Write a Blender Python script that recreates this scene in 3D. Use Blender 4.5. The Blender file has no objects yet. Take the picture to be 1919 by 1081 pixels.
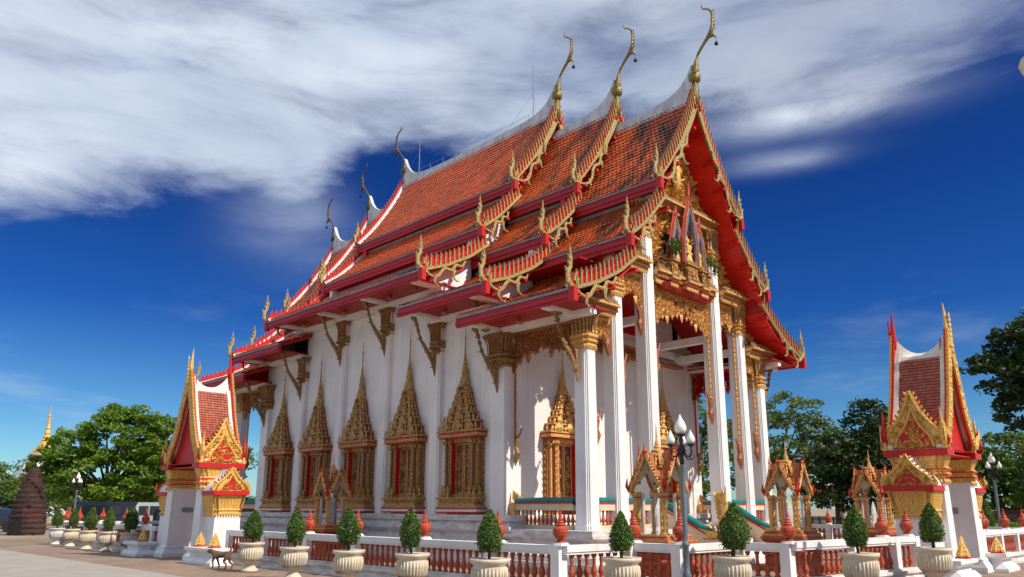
import bpy, math, random
from mathutils import Vector, Matrix
R = random.Random(7)
PI = math.pi
SC = bpy.context.scene
COL = SC.collection

# ------------------------------------------------------------------ materials
MATS = {}
def nodes(name):
    m = bpy.data.materials.new(name); m.use_nodes = True
    nt = m.node_tree; nt.nodes.clear()
    out = nt.nodes.new('ShaderNodeOutputMaterial')
    b = nt.nodes.new('ShaderNodeBsdfPrincipled')
    nt.links.new(b.outputs[0], out.inputs[0])
    MATS[name] = m
    return m, nt, b
def N(nt, typ, **kw):
    n = nt.nodes.new(typ)
    for k, v in kw.items(): setattr(n, k, v)
    return n
def noise(nt, scale, detail=4, rough=.6, vec=None, coord='obj'):
    n = N(nt, 'ShaderNodeTexNoise'); n.inputs['Scale'].default_value = scale
    n.inputs['Detail'].default_value = detail; n.inputs['Roughness'].default_value = rough
    if vec is None:
        if coord == 'obj':
            t = N(nt, 'ShaderNodeTexCoord'); vec = t.outputs['Object']
        else:
            t = N(nt, 'ShaderNodeNewGeometry'); vec = t.outputs['Position']
    nt.links.new(vec, n.inputs['Vector'])
    return n
def ramp(nt, fac, stops):
    r = N(nt, 'ShaderNodeValToRGB')
    el = r.color_ramp.elements
    while len(el) < len(stops): el.new(.5)
    for e, (p, c) in zip(el, stops):
        e.position = p; e.color = (c[0], c[1], c[2], 1) if isinstance(c, (tuple, list)) else (c, c, c, 1)
    nt.links.new(fac, r.inputs[0])
    return r
def bump(nt, b, h, strength, dist=.02):
    n = N(nt, 'ShaderNodeBump'); n.inputs['Strength'].default_value = strength
    n.inputs['Distance'].default_value = dist
    nt.links.new(h, n.inputs['Height']); nt.links.new(n.outputs[0], b.inputs['Normal'])
def simple(name, c1, c2=None, scale=3., rough=.6, metal=0., bmp=.15, bscale=40., spec=.4, stretch=None, lo=.35, hi=.7, bdist=.01):
    m, nt, b = nodes(name)
    b.inputs['Roughness'].default_value = rough; b.inputs['Metallic'].default_value = metal
    b.inputs['Specular IOR Level'].default_value = spec
    c2 = c2 or tuple(x*.82 for x in c1)
    vec = None
    if stretch:
        g = N(nt, 'ShaderNodeNewGeometry'); mp = N(nt, 'ShaderNodeMapping')
        mp.inputs['Scale'].default_value = stretch
        nt.links.new(g.outputs['Position'], mp.inputs['Vector']); vec = mp.outputs[0]
    n = noise(nt, scale, 6, .65, vec, 'geo')
    r = ramp(nt, n.outputs['Fac'], [(lo, c2), (hi, c1)])
    nt.links.new(r.outputs[0], b.inputs['Base Color'])
    if bmp:
        n2 = noise(nt, bscale, 3, .6, None, 'geo'); bump(nt, b, n2.outputs['Fac'], bmp, bdist)
    return m
simple('white_old', (.80,.79,.77), (.66,.64,.61), 1.6, .7, bmp=.25, bscale=14, stretch=(1,1,.35), lo=.25, hi=.62)
simple('white_wall_old', (.78,.75,.76), (.66,.61,.62), .7, .75, bmp=.3, bscale=9, stretch=(1,1,.4), lo=.25, hi=.7)
simple('base_white', (.72,.68,.64), (.42,.36,.31), 2.2, .75, bmp=.3, bscale=12, stretch=(1,1,3), lo=.3, hi=.6)
simple('cream', (.74,.58,.38), (.62,.47,.3), 2, .7)
simple('shutter_brown', (.20,.07,.035), (.11,.035,.02), 8, .5)
simple('red', (.60,.018,.012), (.48,.012,.01), 3, .45, bmp=.1)
simple('red_bright', (.78,.022,.014), (.56,.016,.012), 2.5, .45, bmp=.1, lo=.3, hi=.6)
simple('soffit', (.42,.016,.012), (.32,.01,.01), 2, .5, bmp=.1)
simple('maroon', (.48,.014,.018), (.30,.010,.014), 2.2, .5, stretch=(1,.35,3), lo=.3, hi=.6)
simple('gutter', (.34,.33,.36), (.2,.2,.22), 3, .6)
simple('mortar', (.68,.67,.66), (.36,.36,.38), 2.5, .8, stretch=(1,1,.5), lo=.3, hi=.6)
simple('terracotta', (.50,.11,.042), (.32,.06,.026), 9, .45, bmp=.4, bscale=30)
simple('finial_red', (.58,.085,.026), (.36,.045,.018), 14, .35, bmp=.6, bscale=26, bdist=.02)
simple('teal', (.01,.22,.19), (.006,.13,.12), 6, .4)
simple('silver', (.42,.41,.46), (.18,.17,.2), 20, .3, metal=.5, bmp=.5)
simple('dark', (.02,.017,.016), (.012,.01,.01), 5, .7)
simple('pot', (.68,.59,.43), (.50,.42,.3), 5, .7, bmp=.3, bscale=30, lo=.3, hi=.6)
simple('pot_white', (.72,.70,.66), (.5,.48,.44), 5, .7, bmp=.3, bscale=30)
simple('soil', (.09,.05,.03), (.05,.03,.02), 20, .9)
simple('lamp_metal', (.035,.04,.045), (.02,.022,.025), 8, .4, metal=.3)
simple('pole', (.22,.27,.29), (.13,.16,.18), 6, .5, metal=.3, stretch=(1,1,.2))
simple('bark', (.16,.12,.085), (.08,.06,.045), 6, .9, bmp=.8, bscale=12, bdist=.05)
simple('wire', (.02,.02,.02), None, 3, .6, bmp=0)
simple('rubber', (.02,.02,.02), None, 3, .8)
simple('van_white', (.75,.76,.78), None, 3, .25, bmp=0)
simple('bus_dark', (.03,.04,.07), (.02,.028,.05), 3, .25, bmp=0)
simple('car_red', (.12,.01,.01), None, 3, .25, bmp=0)
simple('window_glass', (.02,.03,.035), None, 3, .08, bmp=0, spec=.8)
simple('dog_fur', (.23,.14,.085), (.12,.07,.045), 8, .8, bmp=.5, bscale=60)
simple('dog_pale', (.5,.44,.38), None, 8, .8, bmp=.4, bscale=60)
simple('plaque', (.30,.28,.28), (.22,.2,.2), 40, .4)
simple('stone', (.62,.60,.56), (.45,.43,.4), 6, .7)

def plaster(name, c1, c2, c3, z_top):
    m, nt, b = nodes(name); b.inputs['Roughness'].default_value = .72
    g = N(nt, 'ShaderNodeNewGeometry'); mp = N(nt, 'ShaderNodeMapping'); mp.inputs['Scale'].default_value = (5,5,.22)
    nt.links.new(g.outputs['Position'], mp.inputs['Vector'])
    n = noise(nt, .8, 6, .7, mp.outputs[0]); r = ramp(nt, n.outputs['Fac'], [(.28, c3), (.46, c2), (.62, c1)])
    n2 = noise(nt, .9, 5, .6, None, 'geo'); r2 = ramp(nt, n2.outputs['Fac'], [(.3, .86), (.6, 1.)])
    mul = N(nt, 'ShaderNodeMix', data_type='RGBA', blend_type='MULTIPLY'); mul.inputs[0].default_value = 1
    nt.links.new(r.outputs[0], mul.inputs[6]); nt.links.new(r2.outputs[0], mul.inputs[7])
    nt.links.new(mul.outputs[2], b.inputs['Base Color'])
    n3 = noise(nt, 7, 5, .6, None, 'geo'); bump(nt, b, n3.outputs['Fac'], .35, .02)
plaster('white_wall', (.85,.79,.74), (.82,.76,.70), (.76,.68,.61), 1.4)
plaster('white', (.84,.82,.79), (.81,.78,.75), (.72,.68,.62), 1.)
def globe_mat():
    m, nt, b = nodes('globe')
    b.inputs['Base Color'].default_value = (.85,.82,.72,1); b.inputs['Roughness'].default_value = .3
    b.inputs['Subsurface Weight'].default_value = .3; b.inputs['Subsurface Radius'].default_value = (.1,.1,.1)
    n = noise(nt, 25, 2); bump(nt, b, n.outputs['Fac'], .3)
globe_mat()

def gold_mat(name, c1, c2, red, thr=.40, sc=18, metal=.55, rough=.32):
    m, nt, b = nodes(name)
    b.inputs['Roughness'].default_value = rough
    n = noise(nt, sc, 5, .7, None, 'geo')
    r = ramp(nt, n.outputs['Fac'], [(thr-.06, red), (thr, c2), (thr+.22, c1)])
    nt.links.new(r.outputs[0], b.inputs['Base Color'])
    mr = ramp(nt, n.outputs['Fac'], [(thr-.06, 0.), (thr, metal)])
    nt.links.new(mr.outputs[0], b.inputs['Metallic'])
    n2 = noise(nt, 45, 4, .7, None, 'geo'); bump(nt, b, n2.outputs['Fac'], .7, .03)
gold_mat('gold', (.84,.50,.15), (.56,.25,.055), (.30,.03,.015), thr=.37, metal=.25, rough=.38)
gold_mat('gold_bright', (.86,.53,.13), (.62,.30,.05), (.40,.05,.015), thr=.36, metal=.22, rough=.38)
gold_mat('gold_dull', (.46,.28,.09), (.27,.13,.035), (.15,.02,.012), thr=.44, metal=.2, rough=.5)
gold_mat('gold_old', (.42,.31,.10), (.28,.19,.06), (.12,.06,.03), thr=.36, metal=.3, rough=.42)
gold_mat('gold_win', (.62,.38,.12), (.38,.18,.045), (.18,.02,.012), thr=.42, sc=14, metal=.2, rough=.5)
gold_mat('gold_dark', (.36,.26,.07), (.22,.15,.04), (.06,.035,.02), thr=.40, metal=.4, rough=.36)
gold_mat('gold_backlit', (.16,.11,.035), (.08,.055,.02), (.03,.02,.012), thr=.42, metal=.4, rough=.45)  # finial gold with the backlit shade of the rear ends put into its colour
gold_mat('gold_red', (.60,.30,.08), (.36,.11,.035), (.32,.02,.012), thr=.47, sc=26, metal=.2, rough=.5)
gold_mat('carved', (.40,.19,.07), (.20,.08,.03), (.10,.02,.012), thr=.45, sc=30, metal=.15, rough=.5)

def tile_mat(name, yf, fall, strength, const, rear=None):
    m, nt, b = nodes(name)
    b.inputs['Roughness'].default_value = .45
    g = N(nt, 'ShaderNodeNewGeometry')
    r = ramp(nt, g.outputs['Random Per Island'], [(0, (.66,.098,.019)), (.5, (.74,.125,.024)), (1, (.80,.165,.034))])
    mp = N(nt, 'ShaderNodeMapping'); mp.inputs['Scale'].default_value = (1.,1.8,.38)
    nt.links.new(g.outputs['Position'], mp.inputs['Vector'])
    n = noise(nt, .8, 8, .72, mp.outputs[0])
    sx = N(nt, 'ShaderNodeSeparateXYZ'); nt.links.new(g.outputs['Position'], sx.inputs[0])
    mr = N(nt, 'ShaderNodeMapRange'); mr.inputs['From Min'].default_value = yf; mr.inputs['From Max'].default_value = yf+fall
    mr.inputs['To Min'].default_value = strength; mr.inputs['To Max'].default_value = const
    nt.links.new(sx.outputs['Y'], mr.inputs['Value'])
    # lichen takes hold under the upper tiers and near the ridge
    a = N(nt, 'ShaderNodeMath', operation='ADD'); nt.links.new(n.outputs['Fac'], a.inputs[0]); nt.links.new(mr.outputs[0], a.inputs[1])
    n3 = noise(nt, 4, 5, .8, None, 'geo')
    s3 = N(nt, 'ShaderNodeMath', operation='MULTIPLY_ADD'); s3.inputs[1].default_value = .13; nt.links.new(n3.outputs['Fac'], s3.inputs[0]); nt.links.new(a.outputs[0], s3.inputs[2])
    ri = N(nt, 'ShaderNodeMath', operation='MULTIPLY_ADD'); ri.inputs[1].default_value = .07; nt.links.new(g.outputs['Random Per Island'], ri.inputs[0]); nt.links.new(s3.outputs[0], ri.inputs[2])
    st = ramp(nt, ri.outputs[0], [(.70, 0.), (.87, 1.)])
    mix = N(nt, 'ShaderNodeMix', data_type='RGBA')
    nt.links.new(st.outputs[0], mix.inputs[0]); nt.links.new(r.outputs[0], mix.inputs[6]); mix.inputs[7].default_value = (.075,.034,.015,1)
    n4 = noise(nt, .5, 4, .6, None, 'geo')
    dk = ramp(nt, n4.outputs['Fac'], [(.3, .72), (.7, 1.)])
    mul = N(nt, 'ShaderNodeMix', data_type='RGBA', blend_type='MULTIPLY'); mul.inputs[0].default_value = 1
    nt.links.new(mix.outputs[2], mul.inputs[6]); nt.links.new(dk.outputs[0], mul.inputs[7])
    nt.links.new(mul.outputs[2], b.inputs['Base Color'])
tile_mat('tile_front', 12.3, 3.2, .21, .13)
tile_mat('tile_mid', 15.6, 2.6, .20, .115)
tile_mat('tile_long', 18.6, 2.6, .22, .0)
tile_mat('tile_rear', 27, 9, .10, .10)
tile_mat('tile_gate', 0, 100, .0, .0)
for nd in MATS['tile_gate'].node_tree.nodes:
    if nd.type == 'VALTORGB' and len(nd.color_ramp.elements) == 3:
        for e, c in zip(nd.color_ramp.elements, ((.36,.07,.035),(.46,.10,.05),(.52,.14,.07))): e.color = (*c,1)

def brick_mat(name, c1, c2, mortar, scale, bw=.5, bh=.25, ms=.02, rough=.85, vec_swap=False, bumpd=.02, vary=.5):
    m, nt, b = nodes(name); b.inputs['Roughness'].default_value = rough
    g = N(nt, 'ShaderNodeNewGeometry')
    mp = N(nt, 'ShaderNodeMapping')
    nt.links.new(g.outputs['Position'], mp.inputs['Vector'])
    if vec_swap: mp.inputs['Rotation'].default_value = (PI/2, 0, 0)
    br = N(nt, 'ShaderNodeTexBrick'); br.inputs['Scale'].default_value = scale
    br.inputs['Color1'].default_value = (*c1,1); br.inputs['Color2'].default_value = (*c2,1); br.inputs['Mortar'].default_value = (*mortar,1)
    br.inputs['Mortar Size'].default_value = ms; br.inputs['Brick Width'].default_value = bw; br.inputs['Row Height'].default_value = bh
    br.inputs['Bias'].default_value = 0
    nt.links.new(mp.outputs[0], br.inputs['Vector'])
    n = noise(nt, .35, 8, .78, None, 'geo'); r = ramp(nt, n.outputs['Fac'], [(.32, vary*.8), (.5,.95), (.65, 1.12)])
    mul = N(nt, 'ShaderNodeMix', data_type='RGBA', blend_type='MULTIPLY'); mul.inputs[0].default_value = 1
    nt.links.new(br.outputs['Color'], mul.inputs[6]); nt.links.new(r.outputs[0], mul.inputs[7])
    n2 = noise(nt, 30, 4, .7, None, 'geo'); r2 = ramp(nt, n2.outputs['Fac'], [(.3, .8), (.7, 1.1)])
    mul2 = N(nt, 'ShaderNodeMix', data_type='RGBA', blend_type='MULTIPLY'); mul2.inputs[0].default_value = 1
    nt.links.new(mul.outputs[2], mul2.inputs[6]); nt.links.new(r2.outputs[0], mul2.inputs[7])
    nt.links.new(mul2.outputs[2], b.inputs['Base Color'])
    bump(nt, b, br.outputs['Fac'], -.6 if False else .4, bumpd)
brick_mat('paving', (.34,.235,.165), (.27,.18,.125), (.17,.125,.095), 1.0, .22, .11, .006, vary=.75)
brick_mat('old_brick', (.11,.032,.022), (.045,.018,.014), (.03,.018,.014), 1.0, .35, .12, .02, vec_swap=True, vary=.35)
simple('asphalt', (.37,.33,.28), (.29,.26,.225), 1.1, .9, bmp=.5, bscale=60, lo=.3, hi=.65)
simple('grass', (.10,.14,.03), (.30,.22,.12), .25, .95, bmp=.8, bscale=12, bdist=.05)
simple('earth', (.42,.32,.22), (.25,.2,.12), .4, .95, bmp=.6, bscale=8)

def leaf_mat(name, c1, c2, c3, scale=.5, trans=.35):
    m, nt, b = nodes(name)
    b.inputs['Roughness'].default_value = .5; b.inputs['Specular IOR Level'].default_value = .3
    g = N(nt, 'ShaderNodeNewGeometry')
    n = noise(nt, scale, 4, .6, None, 'geo')
    a = N(nt, 'ShaderNodeMath', operation='MULTIPLY_ADD'); a.inputs[1].default_value = .45
    nt.links.new(g.outputs['Random Per Island'], a.inputs[0]); nt.links.new(n.outputs['Fac'], a.inputs[2])
    r = ramp(nt, a.outputs[0], [(.45, c1), (.72, c2), (.98, c3)])
    nt.links.new(r.outputs[0], b.inputs['Base Color'])
    tr = N(nt, 'ShaderNodeBsdfTranslucent'); nt.links.new(r.outputs[0], tr.inputs[0])
    mx = N(nt, 'ShaderNodeMixShader'); mx.inputs[0].default_value = trans
    nt.links.new(b.outputs[0], mx.inputs[1]); nt.links.new(tr.outputs[0], mx.inputs[2])
    nt.links.new(mx.outputs[0], [x for x in nt.nodes if x.type == 'OUTPUT_MATERIAL'][0].inputs[0])
leaf_mat('leaf_bright', (.07,.13,.012), (.15,.27,.02), (.28,.38,.05), trans=.4)
leaf_mat('leaf_mid', (.045,.08,.012), (.10,.16,.02), (.18,.25,.04))
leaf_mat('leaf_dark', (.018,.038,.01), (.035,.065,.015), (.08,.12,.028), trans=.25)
leaf_mat('leaf_pine', (.06,.10,.022), (.13,.19,.035), (.25,.31,.08))
leaf_mat('leaf_box', (.035,.075,.012), (.085,.16,.02), (.18,.28,.05), scale=6, trans=.25)

# ------------------------------------------------------------------ mesh helper
class MB:
    def __init__(s, M=None): s.v = []; s.f = []; s.m = []; s.M = M
    def add(s, vs, fs, mi=0):
        o = len(s.v)
        if s.M is not None: vs = [tuple(s.M @ Vector(p)) for p in vs]
        s.v.extend(vs)
        for f in fs: s.f.append(tuple(i+o for i in f)); s.m.append(mi)
    def box(s, x0, x1, y0, y1, z0, z1, mi=0):
        s.add([(x0,y0,z0),(x1,y0,z0),(x1,y1,z0),(x0,y1,z0),(x0,y0,z1),(x1,y0,z1),(x1,y1,z1),(x0,y1,z1)],
              [(0,3,2,1),(4,5,6,7),(0,1,5,4),(1,2,6,5),(2,3,7,6),(3,0,4,7)], mi)
    def frus(s, cx, cy, z0, z1, a0, b0, a1, b1, mi=0):
        s.add([(cx-a0,cy-b0,z0),(cx+a0,cy-b0,z0),(cx+a0,cy+b0,z0),(cx-a0,cy+b0,z0),(cx-a1,cy-b1,z1),(cx+a1,cy-b1,z1),(cx+a1,cy+b1,z1),(cx-a1,cy+b1,z1)],
              [(0,3,2,1),(4,5,6,7),(0,1,5,4),(1,2,6,5),(2,3,7,6),(3,0,4,7)], mi)
    def tube(s, pts, rads, n=6, mi=0, flat=None):
        P = [Vector(p) for p in pts]; vs = []; fs = []
        for i, p in enumerate(P):
            t = (P[min(i+1,len(P)-1)] - P[max(i-1,0)])
            t = t.normalized() if t.length > 1e-9 else Vector((0,0,1))
            if flat is not None: a = Vector(flat).normalized()
            else: a = Vector((0,0,1)) if abs(t.z) < .9 else Vector((1,0,0))
            u = t.cross(a)
            u = u.normalized() if u.length > 1e-6 else Vector((1,0,0))
            w = u.cross(t).normalized(); r = rads[i] if isinstance(rads, (list, tuple)) else rads
            for k in range(n):
                q = 2*PI*k/n
                vs.append(tuple(p + u*(r*math.cos(q)) + w*(r*(.6 if flat is not None else 1)*math.sin(q))))
        for i in range(len(P)-1):
            for k in range(n):
                fs.append((i*n+k, i*n+(k+1)%n, (i+1)*n+(k+1)%n, (i+1)*n+k))
        fs.append(tuple(range(n))[::-1]); fs.append(tuple((len(P)-1)*n+k for k in range(n)))
        s.add(vs, fs, mi)
    def lathe(s, prof, n=16, c=(0,0,0), mi=0, sec=None):
        # prof [(r,z)], sec = list of unit outline points instead of a circle
        sec = sec or [(math.cos(2*PI*k/n), math.sin(2*PI*k/n)) for k in range(n)]
        n = len(sec); vs = []; fs = []
        for r, z in prof:
            for (a, b) in sec: vs.append((c[0]+r*a, c[1]+r*b, c[2]+z))
        for i in range(len(prof)-1):
            for k in range(n): fs.append((i*n+k, i*n+(k+1)%n, (i+1)*n+(k+1)%n, (i+1)*n+k))
        fs.append(tuple(range(n))[::-1]); fs.append(tuple((len(prof)-1)*n+k for k in range(n)))
        s.add(vs, fs, mi)
    def prism(s, poly, fn, t0, t1, mi=0, mi_side=None):
        n = len(poly)
        vs = [fn(a,b,t0) for a,b in poly] + [fn(a,b,t1) for a,b in poly]
        s.add(vs, [tuple(range(n))[::-1], tuple(range(n,2*n))], mi)
        s.add(vs, [(k,(k+1)%n,n+(k+1)%n,n+k) for k in range(n)], mi if mi_side is None else mi_side)
    def leaf(s, c, d, u, n, L, W, H, bend=0., mi=0):
        # flame-shaped raised leaf: d = direction, u = side, n = outward
        c = Vector(c); d = Vector(d); u = Vector(u); n = Vector(n)
        def p(a, b, h): return tuple(c + d*(a*L) + u*(b*W + bend*L*a*a) + n*(h*H))
        vs = [p(0,-.35,0), p(0,.35,0), p(.35,-1,0), p(.35,0,1), p(.35,1,0), p(.7,-.55,0), p(.7,0,.8), p(.7,.55,0), p(1,0,.4)]
        s.add(vs, [(0,2,3),(0,3,1),(1,3,4),(2,5,6,3),(3,6,7,4),(5,8,6),(6,8,7)], mi)
    def curl(s, c, u, v, n, r, turns, start, hand, w, h, mi=0, k=9):
        c = Vector(c); u = Vector(u); v = Vector(v); n = Vector(n); vs = []; fs = []
        for i in range(k+1):
            t = i/k; rr = r*(1-.8*t); a = start + hand*turns*2*PI*t; ww = w*(.5+.8*math.sin(PI*min(1,t*1.05)))
            d = u*math.cos(a) + v*math.sin(a)
            vs += [tuple(c+d*(rr-ww*.5)), tuple(c+d*rr+n*h), tuple(c+d*(rr+ww*.5))]
            if i: b = 3*i; fs += [(b-3,b,b+1,b-2),(b-2,b+1,b+2,b-1)]
        s.add(vs, fs, mi)
    def obj(s, name, mats, parent=None, loc=(0,0,0), label=None, smooth=False, kind=None, rot=0):
        me = bpy.data.meshes.new(name)
        me.from_pydata(s.v, [], s.f)
        for m in ([mats] if isinstance(mats, str) else mats): me.materials.append(MATS[m])
        me.polygons.foreach_set('material_index', s.m)
        if smooth: me.polygons.foreach_set('use_smooth', [True]*len(s.f))
        me.update()
        o = bpy.data.objects.new(name, me); COL.objects.link(o)
        o.location = loc; o.rotation_euler[2] = rot
        if parent: o.parent = parent
        if label: o['label'] = label
        if kind: o['kind'] = kind
        return o
def thing(name, label, cat, loc=(0,0,0), rot=0, group=None):
    o = bpy.data.objects.new(name, None); COL.objects.link(o); o.empty_display_size = .2
    o.location = loc; o.rotation_euler[2] = rot
    o['label'] = label; o['category'] = cat
    if group: o['group'] = group
    return o
def tag(o, label, cat, group=None):
    o['label'] = label; o['category'] = cat
    if group: o['group'] = group
    return o
def dup(o, parent=None, loc=None, rot=None, label=None, scale=None):
    c = o.copy(); COL.objects.link(c)
    if parent: c.parent = parent
    if loc is not None: c.location = loc
    if rot is not None: c.rotation_euler[2] = rot
    if scale is not None: c.scale = scale
    if label: c['label'] = label
    for ch in [x for x in KIDS.get(o.name, [])]:
        d = dup(ch, c); KIDS.setdefault(c.name, []).append(d)
    return c
KIDS = {}
def kid(parent, child): KIDS.setdefault(parent.name, []).append(child); return child

# outlines
def redent(a=1., s1=.16, s2=.3):
    b1 = a-s1*a; b2 = a-s2*a
    q = [(a,b2),(b1,b2),(b1,b1),(b2,b1),(b2,a)]
    pts = []
    for k in range(4):
        for x, y in q:
            for _ in range(k): x, y = -y, x
            pts.append((x, y))
    return pts
RED = redent()

# ------------------------------------------------------------------ camera
CAM_H = 1.6
def setup_camera():
    f = 1415.; a = 310.5; L = math.hypot(f, a); sp, cp = a/L, f/L; RO = .0022
    s2 = math.sqrt(.5)
    D = Vector((s2,s2,0)); Rt = Vector((s2,-s2,0)); Z = Vector((0,0,1))
    F = D*cp + Z*sp; U = Z*cp - D*sp
    r = (Rt + U*RO).normalized(); u = (U - Rt*RO).normalized()
    cam = bpy.data.cameras.new('camera'); o = bpy.data.objects.new('camera', cam); COL.objects.link(o)
    M = Matrix((r, u, -F)).transposed().to_4x4(); M.translation = Vector((0,0,CAM_H))
    o.matrix_world = M
    cam.sensor_fit = 'HORIZONTAL'; cam.sensor_width = 36; cam.lens = f/1919*36
    cam.shift_y = (640-540.5)/1919; cam.clip_end = 5000; cam.clip_start = .1
    SC.camera = o
setup_camera()

# ------------------------------------------------------------------ light and sky
SUN = Vector((.245, -.97, 0)).normalized()*math.cos(math.radians(46)) + Vector((0,0,math.sin(math.radians(46))))
def setup_light():
    l = bpy.data.lights.new('sun', 'SUN'); l.energy = 4.3; l.angle = math.radians(.53); l.color = (1,.93,.82)
    o = bpy.data.objects.new('sun', l); COL.objects.link(o)
    o.rotation_euler = (-SUN).to_track_quat('-Z', 'Y').to_euler()
    w = bpy.data.worlds.new('World'); SC.world = w; w.use_nodes = True
    nt = w.node_tree; nt.nodes.clear()
    out = N(nt, 'ShaderNodeOutputWorld'); bg = N(nt, 'ShaderNodeBackground'); nt.links.new(bg.outputs[0], out.inputs[0])
    bg.inputs['Strength'].default_value = .11
    sky = N(nt, 'ShaderNodeTexSky'); sky.sky_type = 'NISHITA'; sky.sun_disc = False
    sky.sun_elevation = math.radians(46); sky.sun_rotation = math.atan2(SUN.x, SUN.y)
    sky.air_density = 1.0; sky.dust_density = .3; sky.ozone_density = 2.5
    tc = N(nt, 'ShaderNodeTexCoord'); sx = N(nt, 'ShaderNodeSeparateXYZ'); nt.links.new(tc.outputs['Generated'], sx.inputs[0])
    def mth(op, a, b=None, c=None, clamp=False):
        n = N(nt, 'ShaderNodeMath', operation=op); n.use_clamp = clamp
        for i, x in enumerate((a, b, c)):
            if x is None: continue
            if isinstance(x, (int, float)): n.inputs[i].default_value = x
            else: nt.links.new(x, n.inputs[i])
        return n.outputs[0]
    X, Y, Z = sx.outputs
    s2 = math.sqrt(.5)
    d = mth('ADD', mth('MULTIPLY', X, s2), mth('MULTIPLY', Y, s2)); r = mth('SUBTRACT', mth('MULTIPLY', X, s2), mth('MULTIPLY', Y, s2))
    az = mth('ARCTAN2', r, d); el = mth('ARCSINE', Z)
    cv = N(nt, 'ShaderNodeCombineXYZ'); nt.links.new(az, cv.inputs[0]); nt.links.new(el, cv.inputs[1])
    # lower edge of the cloud sheet as elevation over azimuth
    az01 = mth('MULTIPLY_ADD', az, 1/1.6, .5)
    fc = N(nt, 'ShaderNodeFloatCurve'); nt.links.new(az01, fc.inputs['Value'])
    pts = [(-.8,.29),(-.66,.30),(-.55,.335),(-.43,.375),(-.36,.385),(-.30,.37),(-.24,.42),(-.12,.46),(0,.45),(.15,.47),(.29,.485),(.39,.455),(.47,.45),(.56,.475),(.66,.49),(.8,.50)]
    cu = fc.mapping.curves[0]
    while len(cu.points) < len(pts): cu.points.new(.5,.5)
    for p, (a, e) in zip(cu.points, pts): p.location = (a/1.6+.5, e)
    fc.mapping.update()
    mp = N(nt, 'ShaderNodeMapping'); mp.inputs['Scale'].default_value = (1.0,2.6,1); mp.inputs['Rotation'].default_value = (0,0,-.12)
    nt.links.new(cv.outputs[0], mp.inputs['Vector'])
    n1 = noise(nt, 5.0, 12, .62, mp.outputs[0]); n1.inputs['Distortion'].default_value = .4
    mp2 = N(nt, 'ShaderNodeMapping'); mp2.inputs['Scale'].default_value = (1.,4.,1); mp2.inputs['Rotation'].default_value = (0,0,.10)
    nt.links.new(cv.outputs[0], mp2.inputs['Vector'])
    n2 = noise(nt, 3.6, 9, .62, mp2.outputs[0]); n2.inputs['Distortion'].default_value = .35
    edge = mth('SUBTRACT', el, fc.outputs[0])
    e1 = mth('ADD', edge, mth('MULTIPLY', mth('SUBTRACT', n1.outputs['Fac'], .5), .16))
    mask = N(nt, 'ShaderNodeMapRange', interpolation_type='SMOOTHSTEP'); nt.links.new(e1, mask.inputs['Value'])
    mask.inputs['From Min'].default_value = -.02; mask.inputs['From Max'].default_value = .06
    dens = N(nt, 'ShaderNodeMapRange', interpolation_type='SMOOTHSTEP'); nt.links.new(n2.outputs['Fac'], dens.inputs['Value'])
    dens.inputs['From Min'].default_value = .22; dens.inputs['From Max'].default_value = .6; dens.inputs['To Min'].default_value = .42; dens.inputs['To Max'].default_value = .98
    thin = N(nt, 'ShaderNodeMapRange', interpolation_type='SMOOTHSTEP'); nt.links.new(az, thin.inputs['Value'])
    thin.inputs['From Min'].default_value = -.25; thin.inputs['From Max'].default_value = .5; thin.inputs['To Min'].default_value = 1.0; thin.inputs['To Max'].default_value = .62
    cover = mth('MULTIPLY', mth('MULTIPLY', mask.outputs[0], dens.outputs[0]), thin.outputs[0])
    # thin strands below the sheet, small low puffs at the horizon
    st = N(nt, 'ShaderNodeMapRange', interpolation_type='SMOOTHSTEP'); nt.links.new(n2.outputs['Fac'], st.inputs['Value'])
    st.inputs['From Min'].default_value = .52; st.inputs['From Max'].default_value = .8; st.inputs['To Max'].default_value = .35
    lowm = N(nt, 'ShaderNodeMapRange', interpolation_type='SMOOTHSTEP'); nt.links.new(el, lowm.inputs['Value'])
    lowm.inputs['From Min'].default_value = .30; lowm.inputs['From Max'].default_value = .14
    strand = mth('MULTIPLY', st.outputs[0], lowm.outputs[0])
    mp3 = N(nt, 'ShaderNodeMapping'); mp3.inputs['Scale'].default_value = (1,1.8,1); nt.links.new(cv.outputs[0], mp3.inputs['Vector'])
    n3 = noise(nt, 14, 6, .6, mp3.outputs[0])
    pf = N(nt, 'ShaderNodeMapRange', interpolation_type='SMOOTHSTEP'); nt.links.new(n3.outputs['Fac'], pf.inputs['Value'])
    pf.inputs['From Min'].default_value = .48; pf.inputs['From Max'].default_value = .58; pf.inputs['To Max'].default_value = .85
    lowp = N(nt, 'ShaderNodeMapRange', interpolation_type='SMOOTHSTEP'); nt.links.new(el, lowp.inputs['Value'])
    lowp.inputs['From Min'].default_value = .085; lowp.inputs['From Max'].default_value = .03
    azr = N(nt, 'ShaderNodeMapRange', interpolation_type='SMOOTHSTEP'); nt.links.new(az, azr.inputs['Value']); azr.inputs['From Min'].default_value = .15; azr.inputs['From Max'].default_value = .3
    puff = mth('MULTIPLY', mth('MULTIPLY', pf.outputs[0], lowp.outputs[0]), azr.outputs[0])
    # bright ragged wisp on the right under the sheet
    def blob(a0, e0, wa, we, amp):
        q = mth('ADD', mth('POWER', mth('ABSOLUTE', mth('DIVIDE', mth('SUBTRACT', az, a0), wa)), 2.), mth('POWER', mth('ABSOLUTE', mth('DIVIDE', mth('SUBTRACT', el, e0), we)), 2.))
        return mth('MULTIPLY', mth('POWER', 2.718, mth('MULTIPLY', q, -1.)), amp)
    b1 = mth('ADD', blob(.40,.475,.13,.022,.9), mth('ADD', blob(.37,.425,.07,.012,.5), blob(-.30,.355,.07,.05,.45)))
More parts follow.
